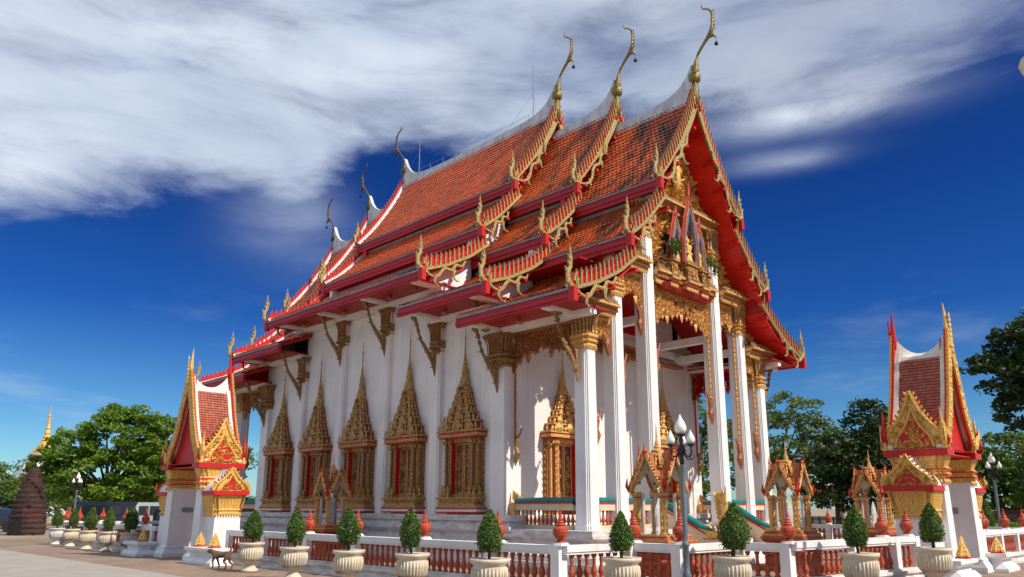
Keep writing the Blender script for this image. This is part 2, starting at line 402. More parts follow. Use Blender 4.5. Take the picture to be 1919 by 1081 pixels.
    b1 = mth('MULTIPLY', b1, mth('MULTIPLY_ADD', n1.outputs['Fac'], 2.2, -.35, True))
    cov = mth('MAXIMUM', mth('MAXIMUM', cover, b1), mth('MAXIMUM', strand, puff), None, True)
    # sky colour: deeper, more saturated blue (polarised) over the Nishita gradient
    tint = N(nt, 'ShaderNodeMix', data_type='RGBA', blend_type='MULTIPLY'); tint.inputs[0].default_value = 1
    tr = ramp(nt, mth('MULTIPLY', el, 1.25), [(0, (.50,.78,.90)), (.12, (.27,.54,.78)), (.30, (.065,.25,.62)), (.5, (.038,.175,.50)), (.75, (.035,.16,.46))])
    nt.links.new(sky.outputs[0], tint.inputs[6]); nt.links.new(tr.outputs[0], tint.inputs[7])
    # cloud colour: white with grey-blue thicker patches
    n5 = noise(nt, 2.6, 3, .5, mp.outputs[0])
    cc = ramp(nt, n5.outputs['Fac'], [(.34, (3.6,4.3,5.6)), (.5, (4.6,5.3,6.4)), (.68, (6.0,6.6,7.4))])
    mix = N(nt, 'ShaderNodeMix', data_type='RGBA'); nt.links.new(cov, mix.inputs[0])
    nt.links.new(tint.outputs[2], mix.inputs[6]); nt.links.new(cc.outputs[0], mix.inputs[7])
    nt.links.new(mix.outputs[2], bg.inputs['Color'])
setup_light()
SC.render.engine = 'CYCLES'
SC.view_settings.view_transform = 'Standard'; SC.view_settings.look = 'None'
SC.view_settings.exposure = .27; SC.view_settings.gamma = 1

# ------------------------------------------------------------------ ground
def sheet(name, poly, z, mat):
    b = MB(); b.add([(x,y,z) for x,y in poly], [tuple(range(len(poly)))])
    o = b.obj(name, mat); o['kind'] = 'structure'; return o
sheet('ground', [(-600,-600),(1500,-600),(1500,1500),(-600,1500)], -.012, 'earth')
sheet('paving', [(5.2,-30),(46,-30),(46,46),(7.0,46)], -.006, 'paving')
sheet('lawn', [(33.5,10),(60,10),(110,60),(50,46),(33.5,46)], -.002, 'grass')
rb = MB()
edge = [(7.3,-30),(7.5,10),(7.6,19),(7.5,24.3),(7.25,34.5),(6.6,45),(4,58),(-10,80)]
left = [(-40,80),(-40,-30)]
rb.add([(x,y,0) for x,y in edge+left], [tuple(range(len(edge)+2))])
rb.obj('road', 'asphalt')['kind'] = 'structure'

# ================================================================== TEMPLE
TL = (21.3, 23.85, 0.)
XC, YC = 21.3, 23.85
OFF = (-TL[0], -TL[1], 0)
temple = thing('temple_hall', 'great white temple hall with tiered orange roofs and gold gable, raised on a white terrace', 'temple', TL)
def part(b, name, mats, **kw):
    kw.setdefault('loc', OFF)
    return b.obj(name, mats, temple, **kw)
def place(x, y, z=0): return (x-TL[0], y-TL[1], z)

T1 = [(0.0,15.55),(0.5,14.55),(1.0,13.72),(1.5,12.98),(2.0,12.32),(2.55,11.7)]
T2 = [(2.2,11.25),(2.9,10.5),(3.5,9.92),(4.2,9.4)]
T3 = [(3.85,8.85),(4.7,8.2),(5.7,7.66),(6.8,7.24)]
TIERS = [T1, T2, T3]
def poly_len(P): return sum(math.dist(P[i],P[i+1]) for i in range(len(P)-1))
def sample(P, s):
    for i in range(len(P)-1):
        L = math.dist(P[i],P[i+1])
        if s <= L or i == len(P)-2:
            t = s/L; a, b = P[i], P[i+1]
            tx, tz = (b[0]-a[0])/L, (b[1]-a[1])/L
            return (a[0]+(b[0]-a[0])*t, a[1]+(b[1]-a[1])*t), (tx,tz), (-tz, tx)  # pos, tangent(down), normal(up/out)
        s -= L

def tiles(b, P, s, dz, y0, y1, tw=.172, tr=.205):
    L = poly_len(P); nr = int(L/tr); nc = int((y1-y0)/tw); tw = (y1-y0)/nc
    rows = []
    for j in range(nr+1): rows.append(sample(P, min(L, L*j/nr)))
    for j in range(nr):
        (p0,_,n0) = rows[j]; (p1,t1,n1) = rows[j+1]
        for i in range(nc):
            ya = y0 + (i + (.5 if j%2 else 0))*tw; yb = ya+tw*.93
            if yb > y1+.02: continue
            hh = .012+R.random()*.012; ya += R.uniform(-.008,.008); e = R.uniform(-.012,.014)
            ym = (ya+yb)/2
            def q(p, n, h, ex=0, t=t1): return (XC + s*(p[0]+n[0]*h+t[0]*ex), 0, p[1]+dz+n[1]*h+t[1]*ex)
            a0 = q(p0,n0,.006); a1 = q(p0,n0,.022)
            c0 = q(p1,n1,.028+hh,.02+e); c1 = q(p1,n1,.05+hh,.06+e); u0 = q(p1,n1,0,.02+e); u1 = q(p1,n1,0,.06+e)
            vs = [(a0[0],ya,a0[2]),(a1[0],ym,a1[2]),(a0[0],yb,a0[2]),(c0[0],ya,c0[2]),(c1[0],ym,c1[2]),(c0[0],yb,c0[2]),(u0[0],ya,u0[2]),(u1[0],ym,u1[2]),(u0[0],yb,u0[2])]
            b.add(vs, [(0,3,4,1),(1,4,5,2),(3,6,7,4),(4,7,8,5)])
def slab(b, P, s, dz, y0, y1, th=.14, mi=0):
    n = len(P); vs = []; fs = []
    for y in (y0,y1):
        for (d,z) in P: vs.append((XC+s*d, y, z+dz))
        for (d,z) in P: vs.append((XC+s*d, y, z+dz-th))
    o = 2*n
    for i in range(n-1):
        fs.append((i,i+1,o+i+1,o+i)); fs.append((n+i,o+n+i,o+n+i+1,n+i+1))
        fs.append((i,n+i,n+i+1,i+1)); fs.append((o+i,o+i+1,o+n+i+1,o+n+i))
    fs.append((0,o,o+n,n)); fs.append((n-1,2*n-1,o+2*n-1,o+n-1))
    b.add(vs, fs, mi)

SECT = [  # y0,y1,dz,front gable?,rear gable?,tile mat
    (12.27, 16.9, 0.0, True, False, 'tile_front', 'lowest front roof with darkly stained tiles over the porch'),
    (15.62, 19.9, .87, True, False, 'tile_mid', 'middle front roof with stained tiles'),
    (18.65, 29.05, 1.95, True, True, 'tile_long', 'highest and longest roof over the hall'),
    (27.8, 32.08, .87, False, True, 'tile_rear', 'middle rear roof'),
    (30.8, 35.43, 0.0, False, True, 'tile_rear', 'lowest rear roof'),
]
for (y0,y1,dz,fg,rg,tm,lab) in SECT:
    ty0 = y0+(.26 if fg else 0); ty1 = y1-(.26 if rg else 0)
    for s in (-1,1):
        for k, P in enumerate(TIERS):
            tb = MB(); tiles(tb, P, s, dz, ty0, ty1)
            to = part(tb, 'roof_tiles', tm)
            if k == 0 and s < 0: to['label'] = lab
            ub = MB(); slab(ub, P, s, dz-.015, y0+.08, y1-.08, .14)
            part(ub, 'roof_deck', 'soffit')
            d, z = P[-1]; z += dz
            fb = MB()
            x0 = XC+s*(d-.07); x1 = XC+s*(d+.02)
            fb.box(min(x0,x1),max(x0,x1),y0+.02,y1-.02,z-(.42 if k<2 else .36),z-.05)
            x2 = XC+s*(d+.055)
            fb.box(min(x0,x2)+.001,max(x0,x2),y0+.022,y1-.022,z-.12-.17,z-.12-.08)
            fb.box(min(x0,x2),max(x0,x2),y0+.024,y1-.024,z-.09,z-.025,1)
            if k < 2:
                xa = XC+s*(d-.36); xb = XC+s*(d-.28); nz = TIERS[k+1][0][1]+dz
                gb = MB(); gb.tube([(XC+s*(TIERS[k+1][0][0]+.10),y0+.3,nz+.0),(XC+s*(TIERS[k+1][0][0]+.10),y1-.3,nz+.0)], .085, 8)
                part(gb, 'flashing', 'gutter')
                fb.box(min(xa,xb),max(xa,xb),y0+.3,y1-.3,nz-.1,z-.1,2)
            part(fb, 'fascia', ['maroon','gutter','soffit'])
        xa = XC+s*4.9; xb = XC+s*6.74; z = 7.24+dz-.27
        sb = MB(); sb.box(min(xa,xb),max(xa,xb),y0+.3,y1-.3,z,z+.05,0)
        for yy in [13.35+2.92*i for i in range(8)]:
            if y0+.5 < yy < y1-.3:
                sb.box(min(xa,xb),max(xa,xb),yy-.11,yy+.11,z-.12,z-.004,1)
        xw = XC+s*5.52
        sb.box(xw-.14,xw+.14,y0+.35,y1-.35,z-.16,z-.006,1)
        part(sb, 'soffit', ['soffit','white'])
        yy = y0+1.1
        while yy < y1-.5 and s < 0:
            ob = MB(); ob.lathe([(.03,-.2),(.10,-.18),(.14,-.14),(.03,-.12),(.03,0)], 10, (XC+s*6.15,yy,z+.001))
            part(ob, 'ceiling_lamp', 'gold_dull', smooth=True)
            yy += 1.46
    # ridge cap with upswept ends
    rc = MB(); st = []
    y = y0+.1 if fg else y0
    yl = y1-.1 if rg else y1
    nn = max(10, int((yl-y)/.22))
    for i in range(nn+1):
        yy = y+(yl-y)*i/nn; zt = 15.70
        if fg: zt += .98*math.exp(-(yy-y)/.48) + .10*math.exp(-(yy-y)/1.8)
        if rg: zt += 1.15*math.exp(-(yl-yy)/.45) + .10*math.exp(-(yl-yy)/1.8)
        st.append((yy, zt))
    prof = lambda zt: [(.17,15.26),(.14,15.36),(.12,15.56),(.09,zt-.03),(0,zt),(-.09,zt-.03),(-.12,15.56),(-.14,15.36),(-.17,15.26)]
    vs = []; fs = []
    for yy, zt in st:
        for (d, z) in prof(zt): vs.append((XC+d*1.0, yy, z+dz))
    m = 9
    for i in range(nn):
        for k in range(m-1): fs.append((i*m+k,i*m+k+1,(i+1)*m+k+1,(i+1)*m+k))
    fs.append(tuple(range(m))); fs.append(tuple(nn*m+k for k in range(m))[::-1])
    rc.add(vs, fs); part(rc, 'ridge_cap', 'mortar', smooth=False)

# ---- gables
def fin(b, p, up, fw, L, w, th, mi=0):
    """flame fin at point p, growing along up and leaning along fw (both 3D), thickness along y"""
    p = Vector(p); up = Vector(up); fw = Vector(fw); y = Vector((0,1,0))
    pr = [(0,-.5,.5),(.35,-.42,.55),(.7,-.15,.42),(1.0,.12,.18)]
    vs = []
    for t, a, c in pr:
        for yy in (-th,th):
            vs.append(tuple(p+up*(t*L)+fw*(a*w)+y*yy)); vs.append(tuple(p+up*(t*L)+fw*(c*w)+y*yy))
    fs = []
    for i in range(3):
        o = 4*i
        fs += [(o,o+1,o+5,o+4),(o+2,o+6,o+7,o+3),(o,o+4,o+6,o+2),(o+1,o+3,o+7,o+5)]
    fs.append((12,13,15,14)); b.add(vs, fs, mi)
HANG = [(-.30,-.16),(-.05,-.10),(.14,.05),(.16,.28),(.05,.52),(.0,.78),(.06,1.0),(.05,1.18)]
HR = [.06,.12,.15,.12,.09,.065,.045,.012]
CHO = [(.12,-.15),(.02,.0),(-.02,.17),(-.06,.45),(-.16,.70),(-.34,.92),(-.52,1.1),(-.67,1.28),(-.75,1.53),(-.77,1.85),(-.73,2.09),(-.58,2.25),(-.43,2.31),(-.38,2.42),(-.40,2.56)]
CR = [.115,.135,.12,.07,.05,.05,.062,.08,.062,.05,.042,.035,.03,.025,.012]
def gable(y, dz, face):
    """face -1: toward the front, +1: toward the rear. y is the outer plane"""
    fm, bm_ = (y, y-face*.14)
    for s in (-1,1):
        board = MB(); 
        for k, P in enumerate(TIERS):
            L = poly_len(P)
            # continuous board under the tiles
            n = 14; low = []; up = []; red_up = []
            for i in range(n+1):
                (p,t,nn) = sample(P, L*i/n)
                u = i/n; wl = .21 if (k == 0 and u < .5) else (.21-.13*min(1,(u-.5)/.15) if k == 0 else .10)
                low.append((p[0]-nn[0]*wl, p[1]-nn[1]*wl)); up.append((p[0]-nn[0]*.0, p[1]-nn[1]*.0))
                red_up.append((p[0]+nn[0]*.19, p[1]+nn[1]*.19))
            def fn(a, b, t): return (XC+s*a, t, b+dz)
            for i in range(n):
                board.prism([low[i],low[i+1],up[i+1],up[i]], fn, fm, y-face*.08, 0)      # gold face
                board.prism([low[i],low[i+1],red_up[i+1],red_up[i]], fn, y-face*.081, bm_, 1)  # red back board
                board.prism([up[i],up[i+1],red_up[i+1],red_up[i]], fn, y-face*.03, y-face*.08, 1)
                hi = [(red_up[j][0]-.0, red_up[j][1]-.10) for j in (i,i+1)]
                board.prism([up[i],up[i+1],hi[1],hi[0]], fn, y-face*.142, y-face*.205, 2)  # white mortar strip
            # fins
            sp = .22; m = int(L/sp)
            for i in range(m):
                (p,t,nn) = sample(P, sp*(i+.6))
                base = (XC+s*(p[0]+nn[0]*.0), y-face*.02, p[1]+nn[1]*.0+dz)
                up3 = Vector((s*(nn[0]*.45-t[0]*.25), 0, nn[1]*.45-t[1]*.25+.55)).normalized()
                fw = Vector((s*t[0],0,t[1]))
                fin(board, base, up3, fw, .47, .062, .03, 0)
                fin(board, (base[0]+s*nn[0]*.10,y-face*.10,base[2]+nn[1]*.10), up3, fw, .30, .19, .03, 1)
            # purlin ends
            npur = 4 if k == 0 else 2
            for i in range(npur+1):
                (p,t,nn) = sample(P, L*(i+.35)/(npur+.7)); px, pz = XC+s*(p[0]-nn[0]*.33), p[1]-nn[1]*.33+dz
                board.box(px-.065,px+.065,min(y+face*.06,y-face*.4),max(y+face*.06,y-face*.4),pz-.05,pz+.05,1)
            # block at the eave corner
            d, z = P[-1]; ex = XC+s*(d-.02)
            board.box(ex-.085,ex+.085,min(y+face*.10,y-face*.1),max(y+face*.10,y-face*.1),z+dz-.40,z+dz-.02,1)
            # undulating serpent body under the board
            pts = []; rad = []
            for i in range(19):
                u = i/18; (p,t,nn) = sample(P, L*(.42+.58*u))
                o = -.16 - (.12*math.sin(PI*min(1,u/.5)*2)**2 if u < .5 else 0) - (.22*math.sin(PI*(u-.5)/.5)**2 if u >= .5 else 0)
                if u > .93: o = -.12
                pts.append((XC+s*(p[0]+nn[0]*o), y+face*.03, p[1]+nn[1]*o+dz)); rad.append(.042+.02*math.sin(PI*u))
            board.tube(pts, rad, 6, 0, flat=(0,1,0))
            for u0 in (.60,.84):   # curls hanging from the body
                (p,t,nn) = sample(P, L*u0); c0 = Vector((XC+s*(p[0]-nn[0]*.3), y+face*.03, p[1]-nn[1]*.3+dz)); T = Vector((s*t[0],0,t[1])); Nn = Vector((s*nn[0],0,nn[1]))
                q = [c0, c0+T*.12-Nn*.10, c0+T*.18-Nn*.24, c0+T*.12-Nn*.36, c0+T*.0-Nn*.42]
                board.tube([tuple(v) for v in q], [.06,.06,.05,.035,.012], 6, 0, flat=(0,1,0))
            # serpent-head finial at the lower end
            hb = MB(); d, z = P[-1]
            cx = XC+s*(d+.0); yy = y-face*.02
            hb.tube([(cx+s*a, yy, z+dz+.06+b*.92) for a,b in HANG], [r*.66 for r in HR], 8, 0, flat=(0,1,0))
            for (a,b2,L2) in [(.12,.25,.26),(.04,.5,.22),(.03,.72,.18),(-.1,.12,.3),(-.2,.0,.3)]:
                fin(hb, (cx+s*a,yy,z+dz+.06+b2*.9), (s*(.5 if a>0 else -.25),0,.85), (s,0,-.2), L2, .10, .03, 0)
            part(hb, 'serpent_finial', 'gold_old', smooth=False)
        part(board, 'bargeboard', ['gold_old','red','white'])
    # roof finial
    cb = MB()
    f2 = 1 if face < 0 else -1
    cb.tube([(XC, y+f2*a, 16.42+dz+b) for a,b in CHO], CR, 8, 0)
    cb.lathe([(.10,-.35),(.2,-.3),(.22,-.05),(.15,.0)], 8, (XC,y+f2*.05,16.42+dz))
    cb.tube([(XC,y+f2*-.62,16.42+dz+1.18),(XC,y+f2*-.80,16.42+dz+1.12),(XC,y+f2*-.86,16.42+dz+.98)],[.09,.06,.015],6)
    for q in range(6):
        t = 1.35+q*.14; cb.tube([(XC,y+f2*-.80,16.42+dz+t),(XC,y+f2*-.87,16.42+dz+t+.03)],[.03,.008],5)
    cb.box(XC-.085,XC+.085,min(y+face*.04,y-face*.2),max(y+face*.04,y-face*.2),15.15+dz,16.15+dz)
    ch = part(cb, 'roof_finial', 'gold_dark' if face < 0 else 'gold_backlit', smooth=True)  # rear finials take the gold with backlit darkness painted in
    bb = MB(); bb.tube([(XC,y+f2*-.86,16.42+dz+.98),(XC,y+f2*-.86,16.42+dz+.84)],.008,4); bb.lathe([(.07,-.12),(.06,-.05),(.02,0)],10,(XC,y+f2*-.86,16.42+dz+.84))
    bb.obj('bell', 'dark', ch)
for (y0,y1,dz,fg,rg,tm,lab) in SECT:
    if fg: gable(y0, dz, -1)
    if rg: gable(y1, dz, 1)

# ---- closing gable walls between sections
def under(dz, drop=.16):
    pts = []
    for P in TIERS:
        for d, z in P: pts.append((d, z+dz-drop))
    return pts
def gable_wall(y, dz, th, red_above, name, mats, d_max=6.55, zlow=None):
    b = MB()
    for s in (-1,1):
        for k, P in enumerate(TIERS):
            Q = [(d, z+dz-.15) for d, z in P if d <= d_max]
            if k == 2: Q.append((6.3, 7.24+dz-.02))
            for i in range(len(Q)-1):
                (d0,z0),(d1,z1) = Q[i],Q[i+1]
                zb = (7.24+dz-.25) if zlow is None else zlow
                vs = [(XC+s*d0,y,zb),(XC+s*d1,y,zb),(XC+s*d1,y,max(z1,zb+.01)),(XC+s*d0,y,z0)]
                vs += [(a,b2+th,c) for a,b2,c in vs]
                mi = 1 if (red_above is not None and (z0+z1)/2 > red_above) else 0
                b.add(vs, [(0,1,2,3),(4,7,6,5),(0,4,5,1),(1,5,6,2),(2,6,7,3),(3,7,4,0)], mi)
    return part(b, name, mats)
gable_wall(16.15, .87, .2, 12.4, 'gable_wall', ['white','red'])
gable_wall(19.15, 1.95, .2, 13.4, 'gable_wall', ['white','red'])
gable_wall(28.35, 1.95, .2, 13.4, 'gable_wall', ['white','red'])
gable_wall(31.35, .87, .2, 12.4, 'gable_wall', ['white','red'])
gable_wall(34.3, 0, .2, None, 'gable_wall', ['white','red'])

# ---- hall walls
for s in (-1,1):
    xw = XC+s*5.30; a, c = min(xw,xw-s*.4), max(xw,xw-s*.4)
    w = MB(); w.box(a,c,16.2,19.5,1.0,7.9); w.box(a,c,19.5,28.2,1.0,9.0); w.box(a,c,28.2,31.5,1.0,7.9); part(w, 'side_wall', 'white_wall')
for y in (16.2,31.2):
    w = MB(); w.box(XC-4.89,XC+4.89,y,y+.3,1.0,8.0); part(w, 'end_wall', 'white_wall')
for s in (-1,1):
    for i, yy in enumerate([16.45,19.47,22.39,25.31,28.23,31.25]):
        zt = [7.0,7.9,8.9,8.9,7.9,7.0][i]-.1; pl = MB()
        a = XC+s*5.30; b2 = XC+s*5.46
        if i in (0,5): pl.box(min(a-s*.45,b2+s*.02),max(a-s*.45,b2+s*.02),yy-.30,yy+.30,1.0,zt)
        else:
            pl.box(min(a,b2),max(a,b2),yy-.26,yy+.26,1.38,zt); pl.box(min(a,b2+s*.03),max(a,b2+s*.03),yy-.19,yy+.19,1.38,zt-.003)
        part(pl, 'pilaster', 'white_wall')
# plinth mouldings
ph = MB()
def stepped(b, x0,x1,y0,y1, prof, mi=0):
    for i in range(len(prof)-1):
        (o0,z0),(o1,z1) = prof[i],prof[i+1]
        if z1 <= z0: continue
        vs = [(x0-o0,y0-o0,z0),(x1+o0,y0-o0,z0),(x1+o0,y1+o0,z0),(x0-o0,y1+o0,z0),(x0-o1,y0-o1,z1),(x1+o1,y0-o1,z1),(x1+o1,y1+o1,z1),(x0-o1,y1+o1,z1)]
        b.add(vs, [(0,3,2,1),(4,5,6,7),(0,1,5,4),(1,2,6,5),(2,3,7,6),(3,0,4,7)], mi)
stepped(ph, 16.0,26.6,16.1,31.6, [(1.0,0),(1.0,.25),(.82,.2505),(.82,.42),(.60,.56),(.60,.70),(.50,.7005),(.50,.82),(.62,.96),(.62,1.06),(.52,1.0605),(.46,1.2),(.56,1.22),(.56,1.38)])
part(ph, 'hall_base', 'base_white')
for (ya,yb) in ((13.05,16.0),(31.7,34.65)):
    pb = MB()
    stepped(pb, 15.95,26.65,ya,yb, [(.9,0),(.9,.2),(.75,.2005),(.75,.35),(.55,.45),(.55,.58),(.45,.5805),(.45,.72),(.55,.80),(.55,.88),(.50,.8805),(.50,1.0)])
    part(pb, 'porch_base', 'base_white')

# ---- columns
def column(w2, z0, z1, zc, name='column', scale=1.):
    b = MB(); H = z1-z0
    b.lathe([(w2*1.15,0),(w2*1.15,.12),(w2*1.06,.16),(w2*1.03,.22),(w2*.94,H+.1)], c=(0,0,z0), sec=RED)
    o = b.obj(name, 'white')
    c = MB(); h = zc-z1; r = w2*.98
    c.lathe([(r*1.0,.02*h),(r*1.16,.06*h),(r*1.02,.12*h),(r*1.25,.17*h),(r*1.25,.21*h),(r*1.05,.25*h),(r*1.32,.30*h),(r*1.32,.345*h),(r*1.05,.40*h),(r*1.02,.5*h),(r*1.15,.8*h),(r*1.5,.95*h),(r*1.62,.97*h),(r*1.62,h)], c=(0,0,z1), sec=RED, mi=0)
    for sx, sy in ((0,-1),(1,0),(0,1),(-1,0)):
        for q in range(7):
            t = (q-3)/3*.84*r
            # flutes
            def pt(off, z): return (t+0*off, -off, z) if (sx,sy)==(0,-1) else ((off, t, z) if (sx,sy)==(1,0) else ((t, off, z) if (sx,sy)==(0,1) else (-off, t, z)))
            c.tube([pt(r*1.04,z1+.40*h),pt(r*1.08,z1+.6*h),pt(r*1.22,z1+.8*h),pt(r*1.52,z1+.95*h)], [.028,.03,.034,.036], 4, 1 if q%2 else 2)
            # hanging petals
            n = Vector((sx,sy,0)); c.leaf(pt(r*1.03,z1+.1*h), (0,0,-1), (sy,-sx,0) if sx==0 else (0,1,0), n, .16*h, .045, .035, 0, 0)
            if q%2 == 0: c.leaf(pt(r*1.10,z1+.38*h), (0,0,1), (1,0,0) if sx==0 else (0,1,0), n, .14*h, .05, .03, 0, 0)
    cp = c.obj('capital', ['gold','carved','gold_win'], o); kid(o, cp)
    o.parent = temple
    return o
cw = .255
for ya in (13.36, 34.34):
    for i, (x, zt, zc) in enumerate([(16.27,5.98,7.06),(17.6,7.8,8.82),(19.28,10.1,11.3),(23.32,10.1,11.3),(25.0,7.8,8.82),(26.33,5.98,7.06)]):
        o = column(cw*(1.05 if i in (2,3) else 1), 1.0, zt, zc); o.location = place(x, ya, 0)
# hall corner caps on the side pilasters
def pil_cap(h=1.05):
    b = MB()
    b.lathe([(.30,0),(.36,.05),(.32,.12),(.42,.18),(.42,.24),(.33,.28),(.42,.32),(.42,.38),(.33,.44),(.34,.85),(.47,.98),(.50,1.0),(.50,1.05)], sec=[(a*.76,b2*.55) for a,b2 in RED], mi=0)
    for q in range(9):
        t = (q-4)/4*.225
        b.tube([(t,-.19,.44),(t,-.20,.7),(t*1.15,-.24,.9),(t*1.4,-.27,.99)], [.016,.018,.022,.024], 4, q%2)
        b.leaf((t,-.18,.04),(0,0,-1),(1,0,0),(0,-1,0),.12,.03,.02)
    for sd in (-1,1):
        for q in range(4):
            t = -.15+q*.10; b.tube([(sd*.262,t,.44),(sd*.266,t,.7),(sd*.33,t*1.2,.92),(sd*.37,t*1.3,.99)], [.016,.018,.022,.024], 4, q%2)
    return b
cap0 = None
def bracket_mb():
    b = MB()
    ctr = [(.02,0),(.08,.28),(.17,.52),(.32,.76),(.50,.96),(.66,1.16),(.75,1.38),(.81,1.58),(.90,1.76),(1.0,1.88)]
    rd = [.02,.06,.085,.10,.08,.058,.048,.055,.08,.06]
    b.tube([(0,-o,z) for o,z in ctr], rd, 6, 0, flat=(1,0,0))
    b.tube([(0,-.02,.05),(0,-.05,.5),(0,-.08,.9),(0,-.25,.95)], [.04,.06,.07,.06], 5, 0)
    for q in range(9):
        o, z = ctr[min(8,q+1)]; b.leaf((0,-o-.04,z), (0,-.4,.9) if q%2 else (0,-.9,.2), (1,0,0), (0,-.5,-.5), .16, .04, .05, 0, 0)
        b.leaf((0.05,-o,z), (0,-.2,.98), (0,1,0), (1,0,0), .14, .035, .03, 0, 0); b.leaf((-.05,-o,z), (0,-.2,.98), (0,1,0), (-1,0,0), .14, .035, .03, 0, 0)
    b.lathe([(.02,-.1),(.09,-.04),(.1,.03),(.04,.1)], 8, (0,-.98,1.86))
    return b
br0 = None
for s in (-1,1):
    rot = -PI/2 if s < 0 else PI/2
    for i, yy in enumerate([13.36,16.45,19.47,22.39,25.31,28.23,31.25,34.34]):
        ez = [7.24,7.24,8.11,9.19,9.19,8.11,7.24,7.24][i]
        xf = XC+s*5.46
        if i not in (0,7):
            if cap0 is None:
                cap0 = pil_cap().obj('pilaster_capital', ['gold_dull','gold_red'], temple); o = cap0
            else: o = dup(cap0, temple)
            o.location = place(XC+s*5.34, yy, ez-1.44); o.rotation_euler[2] = rot
            o.scale = (1.45,1.3,1) if i in (1,6) else (1,1,1)
        if br0 is None:
            br0 = bracket_mb().obj('eave_bracket', 'gold_dull', temple); o = br0
        else: o = dup(br0, temple)
        o.location = place(xf+s*(.0 if i not in (0,7) else -.12), yy, ez-2.24); o.rotation_euler[2] = rot

# ---- prasat windows and doors
def crown(b, w0, z0, z1, dep, tiers=6, spread=1.0):
    """stacked spire crown from z0 (half width w0) to tip z1"""
    H = z1-z0
    P = [(0,1.0),(.09,.79),(.17,.585),(.245,.45),(.31,.355),(.37,.285),(.425,.235)]
    zz = [z0+H*p[0] for p in P]; ww = [w0*p[1] for p in P]
    for i in range(6):
        a, c = zz[i], zz[i+1]; hw = ww[i]; hd = dep*(.35+.65*P[i][1]); h = c-a
        b.box(-hw*.97,hw*.97,-hd*.97,0,a,a+h*.16,1)                  # red fillet
        b.box(-hw*1.04,hw*1.04,-hd*1.06,0,a+h*.16,a+h*.36,0)
        b.frus(0,-hd*.4,a+h*.36,c+.01,hw*.88,hd*.5,ww[i+1]*.92,hd*.34,2)
        nsp = max(3, int(hw*2/.15))
        for q in range(nsp):
            t = -hw*.95+2*hw*.95*q/(nsp-1); L = h*(.95 if q%2 else .72)
            b.leaf((t,-hd*1.02,a+h*.34),(-t*.25,.15,1),(1,0,0),(0,-1,0),L,hw*.62/nsp+.012,.05,0,0)
        for sd in (-1,1):
            b.leaf((sd*hw*1.0,-hd*.6,a+h*.3),(-sd*.05,0,1),(0,1,0),(sd,0,0),h*.8,.04,.03,0,0)
            b.leaf((sd*hw*.6,-hd*1.08,a+h*.3),(0,.1,1),(1,0,0),(0,-1,0),h*1.15,hw*.2,.07,0,0)
        if i < 4:   # central gablets
            b.leaf((0,-hd*1.1,a+h*.25),(0,.1,1),(1,0,0),(0,-1,0),h*1.35,hw*.26,.09,0,0)
    zb = zz[6]; r = ww[6]*.9
    b.lathe([(r*1.15,0),(r*.85,H*.015),(r*.95,H*.03),(r*.62,H*.10),(r*.45,H*.12),(r*.6,H*.13),(r*.5,H*.15)] +
            [(r*(.46-.32*t+(.07 if k%2 else 0)), H*(.15+.15*t)) for k, t in enumerate([i/9 for i in range(10)])] +
            [(r*.15,H*.32),(r*.09,H*.44),(r*.17,H*.46),(r*.07,H*.48),(.006,H*.575)], 8, (0,-dep*.3,zb), 0)
